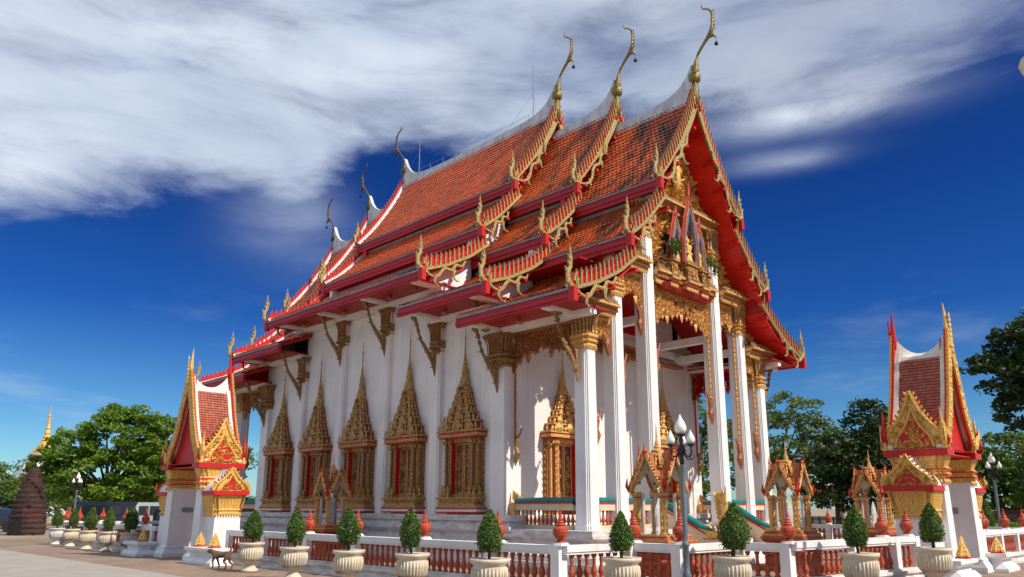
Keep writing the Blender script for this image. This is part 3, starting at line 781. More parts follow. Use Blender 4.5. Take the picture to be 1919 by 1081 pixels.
def window(tip, door=False):
    b = MB()
    z0 = 1.42 if not door else 1.04
    dep = .36
    if not door:
        b.box(-.97,.97,-.44,0,z0,z0+.045,1); b.box(-.93,.93,-.42,0,z0+.045,z0+.12,3); b.box(-.97,.97,-.44,0,z0+.12,z0+.16,1)
        b.frus(0,-.22,z0+.16,z0+.30,.95,.22,.80,.19,0)
        b.frus(0,-.20,z0+.30,z0+.42,.80,.18,.88,.22,0)
        b.box(-.92,.92,-.46,0,z0+.42,z0+.48,0)
        zs = z0+.48
    else: zs = z0
    zl = 3.72
    for sd in (-1,1):
        def bx(xa,xb,ya,yb,za,zb,mi): b.box(min(sd*xa,sd*xb),max(sd*xa,sd*xb),ya,yb,za,zb,mi)
        bx(.42,.56,-.30,-.002,zs,zl,0); bx(.561,.66,-.36,-.002,zs,zl,2); bx(.661,.76,-.25,-.002,zs,zl,0)
        bx(.761,.82,-.16,-.002,zs,zl,2)
        bx(.405,.4195,-.28,-.002,zs,zl,1)         # red reveal
        for q in range(13):     # carved beads up the jamb
            z = zs+.15+(zl-zs-.3)*q/12
            b.leaf((sd*.61,-.36,z-.06),(0,0,1),(1,0,0),(0,-1,0),.13,.04,.03,0,0)
            b.leaf((sd*.49,-.30,z-.06),(0,0,1),(1,0,0),(0,-1,0),.13,.05,.025,0,2)
            b.leaf((sd*.82,-.1,z-.06),(sd*.5,0,.86),(0,1,0),(sd,0,0),.12,.03,.03,0,0)
        for zq, k in ((zs,1),(zs+.16,.8),(zl-.2,.6)):
            for (x,y) in ((.80,-.2),(.70,-.34),(.58,-.40),(.46,-.34)):
                b.leaf((sd*x,y,zq),(sd*.2,-.1,.97),(1,0,0),(0,-1,0),.26*k,.07*k+.02,.06,0,0)
        bx(.40,.86,-.40,-.002,zs+.0,zs+.10,0)
    b.box(-.42,.42,-.22,-.004,zl-.13,zl,0); b.box(-.42,.42,-.19,-.004,zs,zs+.10,0)
    b.box(-.9,.9,-.40,-.002,zl,zl+.035,1); b.box(-.94,.94,-.44,-.002,zl+.036,zl+.13,0)
    crown(b, .93, zl+.13, tip, .44)
    o = b.obj('window' if not door else 'doorway', ['gold_win','red','carved','white'], temple)
    zt = zl-.14
    for sd in (-1,1):
        sh = MB()
        xa, xb = (0.012,.40) if sd > 0 else (-.40,-.012)
        sh.box(xa,xb,-.10,-.03,zs+.11,zt,0); 
        for (u,v) in ((xa,xa+.05),(xb-.05,xb)): sh.box(u,v,-.125,-.101,zs+.11,zt,1)
        for zq in (zs+.11,zt-.06): sh.box(xa+.051,xb-.051,-.124,-.101,zq,zq+.06,1)
        for q in range(22):
            cx = R.uniform(xa+.09,xb-.09); cz = R.uniform(zs+.25,zt-.2)
            sh.curl((cx,-.101,cz),(1,0,0),(0,0,1),(0,-1,0),.075,1.2,R.random()*6,R.choice((-1,1)),.03,.025,1,7)
        s2 = sh.obj('shutter' if not door else 'door_leaf', ['shutter_brown','gold_win' if not door else 'gold'], o); kid(o, s2)
    return o
wa = window(7.37); wb = window(7.75)
WY = [18.0,20.93,23.85,26.8,29.72]
for s in (-1,1):
    rot = -PI/2 if s < 0 else PI/2
    for i, yy in enumerate(WY):
        src = wa if i in (0,4) else wb
        if s < 0 and i == 0: o = wa
        elif s < 0 and i == 1: o = wb
        else: o = dup(src, temple)
        o.location = place(XC+s*5.30, yy, 0); o.rotation_euler[2] = rot
d0 = window(6.85, True)
d0.data.materials[0] = MATS['gold']; d0.data.materials[2] = MATS['gold_red']
d0.location = place(18.42, 16.2)
dup(d0, temple, place(24.18,16.2)); 
dup(d0, temple, place(18.42,31.5), rot=PI); dup(d0, temple, place(24.18,31.5), rot=PI)

# ---- entablatures, pediment relief
def cornice(b, x0, x1, y, z0, z1, dep=.34, teeth=True):
    h = z1-z0
    b.box(x0,x1,y-dep*.55,y+.25,z0,z0+h*.28,0)
    b.box(x0,x1,y-dep*.75,y+.25,z0+h*.281,z0+h*.45,1)
    b.box(x0,x1,y-dep*.7,y+.25,z0+h*.451,z0+h*.62,0)
    b.box(x0,x1,y-dep,y+.25,z0+h*.621,z0+h*.8,0)
    b.box(x0,x1,y-dep*.85,y+.25,z0+h*.801,z1,2)
    n = max(3, int((x1-x0)/.085))
    for i in range(n):
        x = x0+(x1-x0)*(i+.5)/n
        b.leaf((x,y-dep*.5,z0+.02),(0,0,-1),(1,0,0),(0,-1,0),.12,.04,.03,0,0)
        b.leaf((x,y-dep*.7,z1-.02),(0,-.1,1),(1,0,0),(0,-1,0),.15,.04,.03,0,2)
        b.leaf((x,y-dep*.72,z0+h*.47),(0,0,1),(1,0,0),(0,-1,0),h*.14,.03,.02,0,2)
def relief(b, inside, x0, x1, z0, z1, y, n, size, face=-1, mi_g=0, depth=.07):
    """carved scrollwork scattered over a region"""
    k = 0; tries = 0
    while k < n and tries < n*8:
        tries += 1
        x = R.uniform(x0,x1); z = R.uniform(z0,z1)
        if not inside(x,z): continue
        k += 1; sz = size*R.uniform(.6,1.3)
        if R.random() < .45:
            b.curl((x,y,z),(1,0,0),(0,0,1),(0,face,0),sz*.6,R.uniform(.9,1.5),R.random()*6.3,R.choice((-1,1)),sz*.3,depth*R.uniform(.5,1.2),mi_g,8)
        else:
            a = R.random()*2*PI
            d = Vector((math.cos(a),face*R.uniform(0,.5),math.sin(a))); u = Vector((-math.sin(a),0,math.cos(a)))
            b.leaf((x,y,z),d,u,(0,face,0),sz*1.3,sz*.33,depth*R.uniform(.6,1.4),R.uniform(-.4,.4),mi_g)
def roof_z(d, dz=0):
    d = abs(d)
    for P in TIERS:
        if P[0][0] <= d <= P[-1][0] or (P is T1 and d <= 2.2):
            for i in range(len(P)-1):
                if P[i][0] <= d <= P[i+1][0]:
                    t = (d-P[i][0])/(P[i+1][0]-P[i][0]); return P[i][1]+(P[i+1][1]-P[i][1])*t+dz
    return 7.2+dz
def zmax(x):
    d = abs(x-XC)
    for i in range(len(LIN0)-1):
        if LIN0[i][0] <= d <= LIN0[i+1][0]:
            t = (d-LIN0[i][0])/(LIN0[i+1][0]-LIN0[i][0]); return LIN0[i][1]+(LIN0[i+1][1]-LIN0[i][1])*t-.10
    return 6
LIN0 = [(0,15.2),(.6,14.05),(1.2,13.05),(1.9,11.95),(2.2,11.1),(2.6,10.65),(3.4,9.80),(3.85,9.1),(4.1,8.40),(4.9,7.82),(5.7,7.38),(6.72,6.97)]
for face, yp in ((-1,13.34),(1,34.36)):
    ped = MB()
    # red plate, in vertical strips under the roof outline
    xs = [XC-6.3+12.6*i/84 for i in range(85)]
    for i in range(84):
        xa, xb = xs[i], xs[i+1]; xm = (xa+xb)/2; dd = abs(xm-XC)
        zb = 7.3 if dd > 3.6 else 9.0
        za0, za1 = max(zb+.01,roof_z(xa-XC)-.12), max(zb+.01,roof_z(xb-XC)-.12)
        ped.add([(xa,yp,zb),(xb,yp,zb),(xb,yp,za1),(xa,yp,za0)]+[(p,yp-face*.12,q) for p,q in ((xa,zb),(xb,zb),(xb,za1),(xa,za0))],
                [(0,1,2,3),(4,7,6,5),(0,4,5,1)], 1)
    def ins(x, z):
        dd = abs(x-XC)
        if z > zmax(x)-.02: return False
        return z > (7.4 if dd > 3.75 else 9.1)
    nrel = 1900 if face < 0 else 400
    relief(ped, ins, XC-5.9, XC+5.9, 7.3, 14.4, yp+face*.004, nrel, .125, face, 0)
    relief(ped, ins, XC-5.9, XC+5.9, 7.3, 14.4, yp+face*.004, nrel//4, .22, face, 2, .13)
    part(ped, 'pediment', ['gold','red','gold_bright'])
    y = 13.22
    for ar in ((15.55,17.30,7.06,7.42,.42),(25.3,27.05,7.06,7.42,.42),(17.2,19.03,8.82,9.2,.42),(23.55,25.4,8.82,9.2,.42),(19.5,23.05,8.66,9.12,.36),(19.25,23.4,11.3,11.62,.40)):
        ent = MB() if face < 0 else MB(Matrix.Translation((0,2*YC,0)) @ Matrix.Diagonal((1,-1,1,1)))
        cornice(ent, ar[0], ar[1], y, ar[2], ar[3], ar[4]); part(ent, 'cornice', ['gold','gold_red','gold_dull'])
    # balcony
    bal = MB() if face < 0 else MB(Matrix.Translation((0,2*YC,0)) @ Matrix.Diagonal((1,-1,1,1)))
    for (xa,xb,pr) in ((19.72,22.88,.26),(20.15,20.6,.40),(20.95,21.65,.50),(22.0,22.45,.40)):
        cornice(bal, xa, xb, y-pr+.2, 8.66, 8.96, .22)
        bal.box(xa+.04,xb-.04,y-pr+.05,y,8.96,9.46,2); cornice(bal, xa, xb, y-pr+.2, 9.38, 9.54, .2)
        relief(bal, lambda x,z: True, xa+.06, xb-.06, 9.0, 9.38, y-pr+.045, int((xb-xa)*60), .08, -1, 0, .03)
    bal.frus(XC,y-.1,8.5,8.66,1.35,.10,1.5,.2,1)
    part(bal, 'balcony', ['gold','soffit','gold_dull'])

# continuous curved boarding under the overhanging gable ends
LIN = [(.04,15.12),(.6,14.05),(1.2,13.05),(1.9,11.95),(2.2,11.1),(2.6,10.65),(3.4,9.80),(3.85,9.1),(4.1,8.40),(4.9,7.82),(5.7,7.38),(6.72,6.97)]
for face, ya, yb in ((-1,12.36,13.30),(1,35.34,34.40)):
    for sd in (-1,1):
        b = MB(); y0, y1 = min(ya,yb), max(ya,yb)
        slab(b, LIN, sd, 0, y0, y1, .04)
        L = poly_len(LIN)
        for i in range(1,13):
            (p,t,nn) = sample(LIN, L*i/13)
            a0 = (p[0]-t[0]*.03-nn[0]*.0, p[1]-t[1]*.03-.04); a1 = (p[0]+t[0]*.03, p[1]+t[1]*.03-.04)
            b.prism([a0,a1,(a1[0]-nn[0]*.035,a1[1]-nn[1]*.035),(a0[0]-nn[0]*.035,a0[1]-nn[1]*.035)], lambda a,c,t2: (XC+sd*a,t2,c), y0+.01, y1-.01, 0)
        part(b, 'gable_soffit', 'red_bright')
# niche with three pointed arches, golden figure, plants
nb = MB()
for (cx,zb,zt,hw,yy) in ((21.3,9.5,11.9,.42,12.80),(20.58,9.5,11.15,.30,12.90),(22.02,9.5,11.15,.30,12.90)):
    for sd in (-1,1):
        pts = [(cx+sd*hw,yy,zb),(cx+sd*hw,yy,zb+(zt-zb)*.35),(cx+sd*hw*.62,yy,zb+(zt-zb)*.66),(cx+sd*hw*.22,yy,zb+(zt-zb)*.86),(cx,yy,zt)]
        nb.tube(pts, [.05,.055,.07,.06,.02], 5, 0); nb.tube([(a+sd*.07,b2+.02,c+.03) for a,b2,c in pts], [.035]*5, 4, 1)
        nb.tube([(a-sd*.075,b2+.03,c-.02) for a,b2,c in pts[:4]], [.05,.06,.10,.06], 5, 2)
    nb.box(cx-hw*.92,cx+hw*.92,yy+.28,yy+.40,zb,zb+(zt-zb)*.62,3)
    nb.leaf((cx,yy-.02,zt-.15),(0,0,1),(1,0,0),(0,-1,0),.8 if cx==21.3 else .55,.08,.05,0,1)
part(nb, 'niche', ['gold_red','red','silver','dark'])
fg = MB()
for (cx,h,yy) in ((21.3,1.0,12.95),(20.6,.8,12.98),(22.0,.8,12.98)):
    k = h
    fg.lathe([(.16*k,0),(.19*k,.10*k),(.14*k,.35*k),(.12*k,.5*k),(.17*k,.66*k),(.16*k,.72*k),(.05*k,.77*k),(.05*k,.80*k),(.085*k,.87*k),(.08*k,.95*k),(.03*k,1.02*k),(.008,1.22*k)], 12, (cx,yy,9.5))
    for sd in (-1,1): fg.tube([(cx+sd*.16*k,yy,9.5+.68*k),(cx+sd*.2*k,yy-.02,9.5+.48*k),(cx+sd*.08*k,yy-.13*k,9.5+.42*k)], [.045*k,.04*k,.03*k], 6)
part(fg, 'golden_statue', 'gold_bright', smooth=True)
# gold guardian in the upper pediment
ug = MB()
ug.tube([(21.0,13.2,12.0),(21.1,13.1,12.5),(21.05,13.05,13.0),(21.15,13.1,13.4),(21.2,13.2,13.9)], [.10,.15,.11,.08,.02], 8)
for a in range(8):
    ug.tube([(21.1,13.15,12.6),(21.1+.35*math.cos(a*.8),13.05,12.7+.35*math.sin(a*.8)),(21.1+.6*math.cos(a*.8+.3),13.12,12.7+.6*math.sin(a*.8+.3))],[.05,.035,.01],6)
part(ug, 'pediment_figure', 'gold_bright', smooth=True)

def leaf_cloud(b, pts, size, mi=0, flatz=0.):
    for p in pts:
        a = Vector((R.gauss(0,1),R.gauss(0,1),R.gauss(0,1)*(1-flatz))); 
        if a.length < 1e-3: continue
        a.normalize(); c = a.cross(Vector((R.gauss(0,1),R.gauss(0,1),R.gauss(0,1))));
        if c.length < 1e-3: continue
        c.normalize(); L = size*R.uniform(.6,1.3); W = L*.45
        P = Vector(p)
        b.add([tuple(P-a*L),tuple(P+c*W),tuple(P+a*L),tuple(P-c*W)], [(0,1,2,3)], mi)
def pts_in(c, r, n, shell=.0):
    out = []
    while len(out) < n:
        v = Vector((R.uniform(-1,1),R.uniform(-1,1),R.uniform(-1,1))); l = v.length
        if l > 1 or l < shell: continue
        out.append((c[0]+v.x*r[0], c[1]+v.y*r[1], c[2]+v.z*r[2]))
    return out
for c, r, n, lab in (((20.1,12.65,9.85),(.30,.22,.28),420,'round green bush growing at the left end of the gilded balcony'),((22.0,12.5,9.75),(.16,.14,.24),140,'thin upright plant right of the niche on the gilded balcony'),((22.45,12.6,9.6),(.1,.12,.3),90,'small trailing plant at the right end of the gilded balcony')):
    gp = MB(); leaf_cloud(gp, pts_in(c,r,n), .05)
    for q in range(5): gp.tube([(c[0],c[1],9.45),(c[0]+R.uniform(-.6,.6)*r[0],c[1],c[2]+r[2]*.6)], .012, 4)
    tag(gp.obj('balcony_plant', 'leaf_mid'), lab, 'plant')

# ---- valances
def valance(b, p0, p1, zt, f_low, dens, out, pend0=None, pend1=None, mids=True):
    """p0,p1 (x,y) ends; f_low(t) lower edge depth; out outward normal 2D"""
    p0 = Vector((*p0,0)); p1 = Vector((*p1,0)); L = (p1-p0).length; U = (p1-p0)/L; n = Vector((*out,0)); V = Vector((0,0,1))
    b.box(min(p0.x,p1.x)-abs(n.x)*.05-.0,max(p0.x,p1.x)+abs(n.x)*.05,min(p0.y,p1.y)-abs(n.y)*.05,max(p0.y,p1.y)+abs(n.y)*.05,zt-.07,zt+.02,0)
    cnt = int(dens*L*.62); k = 0
    while k < cnt:
        t = R.random(); dmax = f_low(t); z = -R.random()*1.8
        if -z > dmax: continue
        k += 1; c = p0+U*(t*L)+V*(zt+z); sz = R.uniform(.08,.15)
        if R.random() < .6: b.curl(c-n*.01, U, V, n, sz*.75, R.uniform(1,1.5), R.random()*6.3, R.choice((-1,1)), sz*.38, .05, 0, 8)
        else:
            a = R.random()*6.28; d = U*math.cos(a)+V*math.sin(a); u = U*-math.sin(a)+V*math.cos(a)
            b.leaf(c,d,u,n,sz*1.6,sz*.42,.05,R.uniform(-.4,.4),R.choice((0,0,1)))
    m = 26   # edge bead
    b.tube([tuple(p0+U*(L*i/m)+V*(zt-f_low(i/m))) for i in range(m+1)], .028, 4, 1)
    for i in range(1, max(3,int(L/.28))):
        t = i/int(L/.28 if L>.6 else 3); 
        if t >= 1: break
        big = (i%3 == 0); l = .34 if big else .18
        c = p0+U*(L*t)+V*(zt-f_low(t)+.03)
        b.leaf(c,(0,0,-1),U,n,l,l*.34,.05,0,0); b.leaf(c-n*.01,(0,0,-1),U,-n,l,l*.34,.03,0,0)
    for t, pz in ((.035 if L>1 else .07,pend0),(1-(.035 if L>1 else .07),pend1)):
        if pz is None: continue
        base = p0+U*(L*t); z0 = zt-f_low(t)
        b.tube([tuple(base+V*z0),tuple(base+V*(pz+.75))], .038, 5, 0)
        nb2 = int((z0-pz-.7)/.10)
        for q in range(max(0,nb2)):
            b.leaf(base+V*(z0-.1*q),(0,0,-1),U,n,.12,.055,.06,0,q%2)
        sg = 1 if t < .5 else -1
        # serpent-bird drop
        b.tube([tuple(base+V*(pz+.9)),tuple(base+U*sg*.08+V*(pz+.78)),tuple(base+U*sg*.04+V*(pz+.55)),tuple(base+U*sg*.10+V*(pz+.38)),tuple(base+U*sg*.03+V*(pz+.2)),tuple(base+V*pz)], [.05,.09,.07,.10,.08,.012], 6, 1)
        b.tube([tuple(base+U*sg*.08+V*(pz+.78)),tuple(base+U*sg*.20+V*(pz+.95)),tuple(base+U*sg*.25+V*(pz+1.1)),tuple(base+U*sg*.36+V*(pz+1.04))], [.05,.035,.03,.008], 5, 1)
def low_u(a, c):   # a depth at the ends, c depth at mid
    return lambda t: c + (a-c)*abs(2*t-1)**2.2 + .05*math.cos(t*6*PI)
for mir in (0,1):
    Mx = None if not mir else Matrix.Translation((0,2*YC,0)) @ Matrix.Diagonal((1,-1,1,1))
    for (xa,xb,zt,ea,eb,c,pa,pb,dn) in ((16.55,17.35,7.0,.95,.75,.45,3.2,5.9,210),(17.87,19.02,8.75,1.0,.9,.6,5.0,6.8,210),(19.58,23.05,8.62,1.35,1.35,.75,5.6,4.35,230),
                                     (23.6,24.75,8.75,.9,1.0,.6,6.8,2.9,210),(25.26,26.06,7.0,.75,.95,.45,5.9,3.2,210)):
        b = MB(Mx); dd = dn if not mir else 60
        valance(b, (xa,13.3), (xb,13.3), zt, low_u(ea,c), dd, (0,-1), pa, pb)
        part(b, 'valance', ['gold','gold_red'])
    for s in (-1,1):
        b = MB(Mx); x = XC+s*5.1
        valance(b, (x,13.62), (x,16.14), 6.85, low_u(1.15,.6), 250 if not mir else 120, (s,0), 5.6, 2.8)
        part(b, 'valance', ['gold_red','gold_dull'] if s < 0 else ['red','gold_red'])
    # ceiling and beams of the porch
    b = MB(Mx)
    b.box(16.3,26.3,13.5,16.19,8.75,8.8,1)
    for x in (17.6,19.28,23.32,25.0): b.box(x-.12,x+.12,13.62,16.19,7.05 if x in(17.6,25.0) else 7.3,7.3 if x in (17.6,25.0) else 7.55,0)
    for (x,z) in ((16.2,6.87),(26.4,6.87)): b.box(x-.14,x+.14,13.6,16.19,z,z+.22,0)
    for z in (7.2,): b.box(17.0,26.2,15.9,16.19,z,z+.28,0)
    b.box(17.2,25.4,15.85,16.19,6.9,7.0,2)
    part(b, 'porch_ceiling', ['white','soffit','gold_red'])
    b = MB(Mx); valance(b, (19.7,15.7), (23,15.7), 7.2, low_u(.4,.3), 60 if not mir else 10, (0,-1)); part(b, 'valance', ['gold_red','gold_dull'])

# ---- porch balustrades, stairs, serpents
def turned(h, r):
    return [(r*.85,0),(r*.85,h*.06),(r*.5,h*.09),(r*.62,h*.14),(r*1.0,h*.27),(r*.9,h*.36),(r*.5,h*.55),(r*.4,h*.72),(r*.62,h*.78),(r*.42,h*.82),(r*.75,h*.92),(r*.75,h)]
def porch_rail(b, x0,x1,y0,y1):
    b.box(x0,x1,y0,y1,1.0,1.12,0); b.box(x0,x1,y0,y1,1.52,1.72,0)
    L = max(x1-x0,y1-y0); n = int(L/.155)
    for i in range(n):
        t = (i+.5)/n; b.lathe(turned(.40,.055), 8, (x0+(x1-x0)*t if x1-x0 > y1-y0 else (x0+x1)/2, y0+(y1-y0)*t if y1-y0 > x1-x0 else (y0+y1)/2, 1.12), 1)
    h = Vector((x0,y0,0)); 
    if x1-x0 > y1-y0: b.tube([(x0-.0,(y0+y1)/2,1.77),(x1+.0,(y0+y1)/2,1.77)], .11, 10, 2); b.box(x0,x1,y0-.02,y1+.02,1.70,1.735,3)
    else: b.tube([((x0+x1)/2,y0,1.77),((x0+x1)/2,y1,1.77)], .11, 10, 2); b.box(x0-.02,x1+.02,y0,y1,1.70,1.735,3)
for mir in (0,1):
    Mx = None if not mir else Matrix.Translation((0,2*YC,0)) @ Matrix.Diagonal((1,-1,1,1))
    for a in ((16.05,16.23,13.7,15.9),(26.37,26.55,13.7,15.9),(16.6,17.28,13.2,13.38),(17.9,18.98,13.2,13.38),(23.64,24.7,13.2,13.38),(25.3,26.02,13.2,13.38)):
        b = MB(Mx); porch_rail(b, *a); part(b, 'porch_balustrade', ['cream','terracotta','teal','red'])
    for s in (-1,1):
        b = MB(Mx); x = XC+s*5.16   # gold leaf ornament at the rail end
        for q in range(5): b.leaf((x,15.95-.04*q,1.70+.02*q),(0,.3,1),(0,1,0),(s,0,0),.42-.05*q,.12,.06,0,0)
        b.box(x-.12,x+.12,15.9,16.1,1.0,1.74,0); part(b, 'rail_end', ['gold'])
    st = MB(Mx)
    for i in range(6): st.box(19.75,22.85,11.2+.28*i,13.0,.0+.001*i,.166*(i+1),0)
    part(st, 'stairs', 'white')
    for s in (-1,1):
        xc = XC+s*1.85
        b = MB(Mx)
        b.prism([(13.0,0),(11.1,0),(11.1,.72),(11.7,.9),(13.0,1.62)], lambda a,c,t: (t,a,c), xc-.14, xc+.14, 0)
        b.tube([(xc,13.2,1.77),(xc,12.75,1.62),(xc,12.3,1.33),(xc,11.85,1.07),(xc,11.5,.92)], .11, 10, 1)
        b.prism([(13.1,1.60),(11.6,.86),(11.6,.90),(13.1,1.645)], lambda a,c,t: (t,a,c), xc-.16, xc+.16, 2)
        part(b, 'stair_wall', ['cream','teal','red'])
        b = MB(Mx)
        b.tube([(xc,11.9,.98),(xc,11.6,.86),(xc,11.3,.80),(xc,11.05,.86),(xc,10.98,1.05),(xc,11.12,1.25),(xc,11.05,1.5),(xc,10.98,1.75),(xc,11.1,2.0)], [.13,.16,.17,.15,.12,.11,.09,.05,.01], 8, 0)
        b.tube([(xc,11.12,1.3),(xc,10.95,1.35),(xc,10.72,1.25),(xc,10.6,1.28)], [.10,.09,.06,.02], 6, 0)
        for q in range(7):      # back flames, jaw and tall crest
            b.leaf((xc,11.75-.12*q,.92),(0,.25,.95),(0,1,0),(s,0,0),.20+.03*q,.05,.05,.1,0)
            b.leaf((xc,11.14,1.2+.1*q),(0,.75,.65),(0,-.6,.75),(-1,0,0),.26+.02*q,.06,.06,.1,0)
            b.leaf((xc-.12,11.7-.09*q,.78),(0,-.6,-.4),(0,1,0),(-1,0,0),.16,.05,.06,.1,1)
        for q in range(4): b.tube([(xc,11.05,1.7),(xc,11.02+.07*q,1.95),(xc,10.98+.13*q,2.2-.07*q)], [.07,.045,.006], 5, 0)
        b.tube([(xc,11.0,1.28),(xc,10.82,1.12),(xc,10.66,1.08)], [.08,.055,.01], 6, 1)
        part(b, 'stair_serpent', ['gold_bright','red'])

# ---- lightning rods and ridge cable
for yy in (20.05, 27.85):
    b = MB(); b.tube([(21.3,yy,17.6),(21.3,yy,20.35)], [.025,.012], 5)
    b.tube([(21.3,yy,18.9),(21.45,yy-.1,17.6)], .006, 3); b.tube([(21.3,yy,18.9),(21.3,yy+1.6,17.7)], .006, 3)
    part(b, 'lightning_rod', 'gutter')
b = MB()
for i in range(9):
    yy = 20.3+i*.95; b.tube([(21.3,yy,17.7),(21.3,yy,17.98)], .008, 3)
b.tube([(21.3,20.3+i*.95/4,17.95-.0*math.sin(i)) for i in range(33)], .008, 3)
part(b, 'ridge_cable', 'gutter')

# ================================================================== GATEWAYS
GP = [(0.0,5.95),(.14,5.55),(.30,5.05),(.48,4.5),(.68,4.0),(.90,3.55),(1.15,3.2),(1.45,2.95)]
def gateway(label, loc, rot):
    g = thing('gateway', label, 'gateway', loc, rot, 'gateways in the temple fence')
    for s in (-1,1):
        w = MB(); w.frus(s*1.16,0,.35,2.2,.24,.56,.215,.52,0)
        w.frus(s*1.16,0,0,.12,.36,.72,.36,.72,0); w.frus(s*1.16,0,.12,.30,.36,.72,.27,.60,0); w.frus(s*1.16,0,.30,.36,.30,.63,.25,.57,0)
        w.obj('pier', 'white', g)
        w = MB(); w.frus(s*1.74,0,.0,1.36,.40,.44,.37,.40,0)
        w.frus(s*1.74,0,.0,.10,.52,.60,.52,.60,0); w.frus(s*1.74,0,.10,.30,.52,.60,.42,.47,0)
        w.obj('side_pier', 'white', g)
        c = MB()
        c.lathe([(1.0,2.18),(1.04,2.24),(1.0,2.27),(1.12,2.31),(1.12,2.37),(1.02,2.40),(1.12,2.43),(1.12,2.48),(1.03,2.52),(1.16,2.72),(1.18,2.77)], c=(s*1.16,0,0), sec=[(a*.24,b*.56) for a,b in RED], mi=0)
        for (z0,z1) in ((2.30,2.335),(2.44,2.47)): c.lathe([(1.15,z0),(1.15,z1)], c=(s*1.16,0,0), sec=[(a*.24,b*.56) for a,b in RED], mi=1)
        c2 = MB(); c2.lathe([(1.0,1.36),(1.05,1.40),(1.02,1.45),(1.12,1.5),(1.06,1.54),(1.14,1.78),(1.22,1.92),(1.22,1.94)], c=(s*1.74,0,0), sec=[(a*.385,b*.415) for a,b in RED], mi=0)
        for q in range(10):
            t = (q-4.5)/4.5
            for sy in (-1,1):
                c2.leaf((s*1.74+t*.36,sy*.42,1.42),(0,0,-1),(1,0,0),(0,sy,0),.14,.035,.03,0,0)
                c2.tube([(s*1.74+t*.37,sy*.43,1.54),(s*1.74+t*.42,sy*.49,1.9)], .018, 4, 0)
                c.leaf((s*1.16+t*.22,sy*.57,2.22),(0,0,-1),(1,0,0),(0,sy,0),.12,.025,.03,0,0)
            c2.leaf((s*2.13,t*.38,1.42),(0,0,-1),(0,1,0),(s,0,0),.14,.035,.03,0,0)
            c2.tube([(s*2.14,t*.40,1.54),(s*2.21,t*.47,1.9)], .018, 4, 0)
            c.leaf((s*1.41,t*.5,2.22),(0,0,-1),(0,1,0),(s,0,0),.12,.03,.03,0,0)
            c.tube([(s*1.40,t*.5,2.53),(s*1.44,t*.6,2.75)], .018, 4, 0)
        c.obj('capital', ['gold_bright','red'], g); c2.obj('side_capital', ['gold_bright','red'], g)
        c = MB(); c.box(min(s*1.40,s*2.30),max(s*1.40,s*2.30),-.56,.56,1.945,2.07,0); c.obj('side_beam', 'red', g)
    r = MB()
    for s in (-1,1):
        r.box(min(s*.94,s*1.50),max(s*.94,s*1.50),-.74,.74,2.775,2.93,0)          # red bands
    r.box(-.94,.94,.60,.70,2.775,2.93,0); r.box(-.94,.94,-.70,-.60,2.93,2.94,0)
    r.box(-.939,.939,-.62,.599,2.80,2.83,0)
    for y in (-.50,.58):    # red tympanum, recessed
        pol = [(-1.38,2.93)]+[(-d,z-.1) for d,z in reversed(GP[1:-1])]+[(0,5.85)]+[(d,z-.1) for d,z in GP[1:-1]]+[(1.38,2.93)]
        for i in range(len(GP)-1):
            for s in (-1,1):
                (d0,z0),(d1,z1) = GP[i],GP[i+1]
                vs = [(s*d0,y,2.93),(s*d1,y,2.93),(s*d1,y,z1-.08),(s*d0,y,z0-.08)]
                r.add(vs+[(a,b+.03,q) for a,b,q in vs], [(0,1,2,3),(4,7,6,5),(0,4,5,1)], 0)
    r.obj('red_gable', 'red', g)
    # roof
    wt = MB()
    for s in (-1,1):
        t = MB(); P = GP; L = poly_len(P); n = 40
        for j in range(n):
            (p0,_,n0) = sample(P, L*j/n); (p1,t1,n1) = sample(P, L*(j+1)/n)
            if p0[1] > 5.36: continue
            for i in range(9):
                ya = -.50+1.0*i/9; yb = ya+.1+.002
                q0 = (s*(p0[0]+n0[0]*.01), p0[1]+n0[1]*.01); q1 = (s*(p1[0]+n1[0]*.035), p1[1]+n1[1]*.035); q2 = (s*p1[0], p1[1])
                t.add([(q0[0],ya,q0[1]),(q0[0],yb,q0[1]),(q1[0],yb,q1[1]),(q1[0],ya,q1[1]),(q2[0],ya,q2[1]),(q2[0],yb,q2[1])], [(0,1,2,3),(3,2,5,4)])
        t.obj('roof_tiles', 'tile_gate', g)
        P = [(.19,5.36)]+GP[2:]
        for i in range(len(P)-1):
            (d0,z0),(d1,z1) = P[i],P[i+1]
            vs = [(s*d0,-.66,z0-.02),(s*d1,-.66,z1-.02),(s*d1,.66,z1-.02),(s*d0,.66,z0-.02)]
            wt.add(vs+[(a,b,q-.10) for a,b,q in vs], [(0,1,2,3),(4,7,6,5),(0,4,5,1),(1,5,6,2),(2,6,7,3),(3,7,4,0)])
            for sy in (-1,1):
                y0, y1 = sy*.50, sy*.66
                vs = [(s*(d0+.04),y0,z0+.05),(s*(d1+.04),y0,z1+.05),(s*(d1+.05),y1,z1+.07),(s*(d0+.05),y1,z0+.07)]
                wt.add(vs+[(a-s*.05,b,q-.09) for a,b,q in vs], [(0,1,2,3),(4,7,6,5),(0,4,5,1),(1,5,6,2),(2,6,7,3),(3,7,4,0)])
    m = 16; vs = []; fs = []
    for i in range(m+1):
        y = -.70+1.4*i/m; zt = 5.46+.62*(abs(y)/.7)**2.2
        for (x,z) in ((.24,5.26),(.17,5.40),(.07,5.42+(zt-5.46)*.6),(0,zt+.03),(-.07,5.42+(zt-5.46)*.6),(-.17,5.40),(-.24,5.26)): vs.append((x,y,z))
        if i:
            for k in range(6): fs.append(((i-1)*7+k,(i-1)*7+k+1,i*7+k+1,i*7+k))
    fs += [tuple(range(7)), tuple(m*7+k for k in range(7))[::-1]]
    wt.add(vs, fs)
    wt.obj('roof_trim', 'cream_white', g)
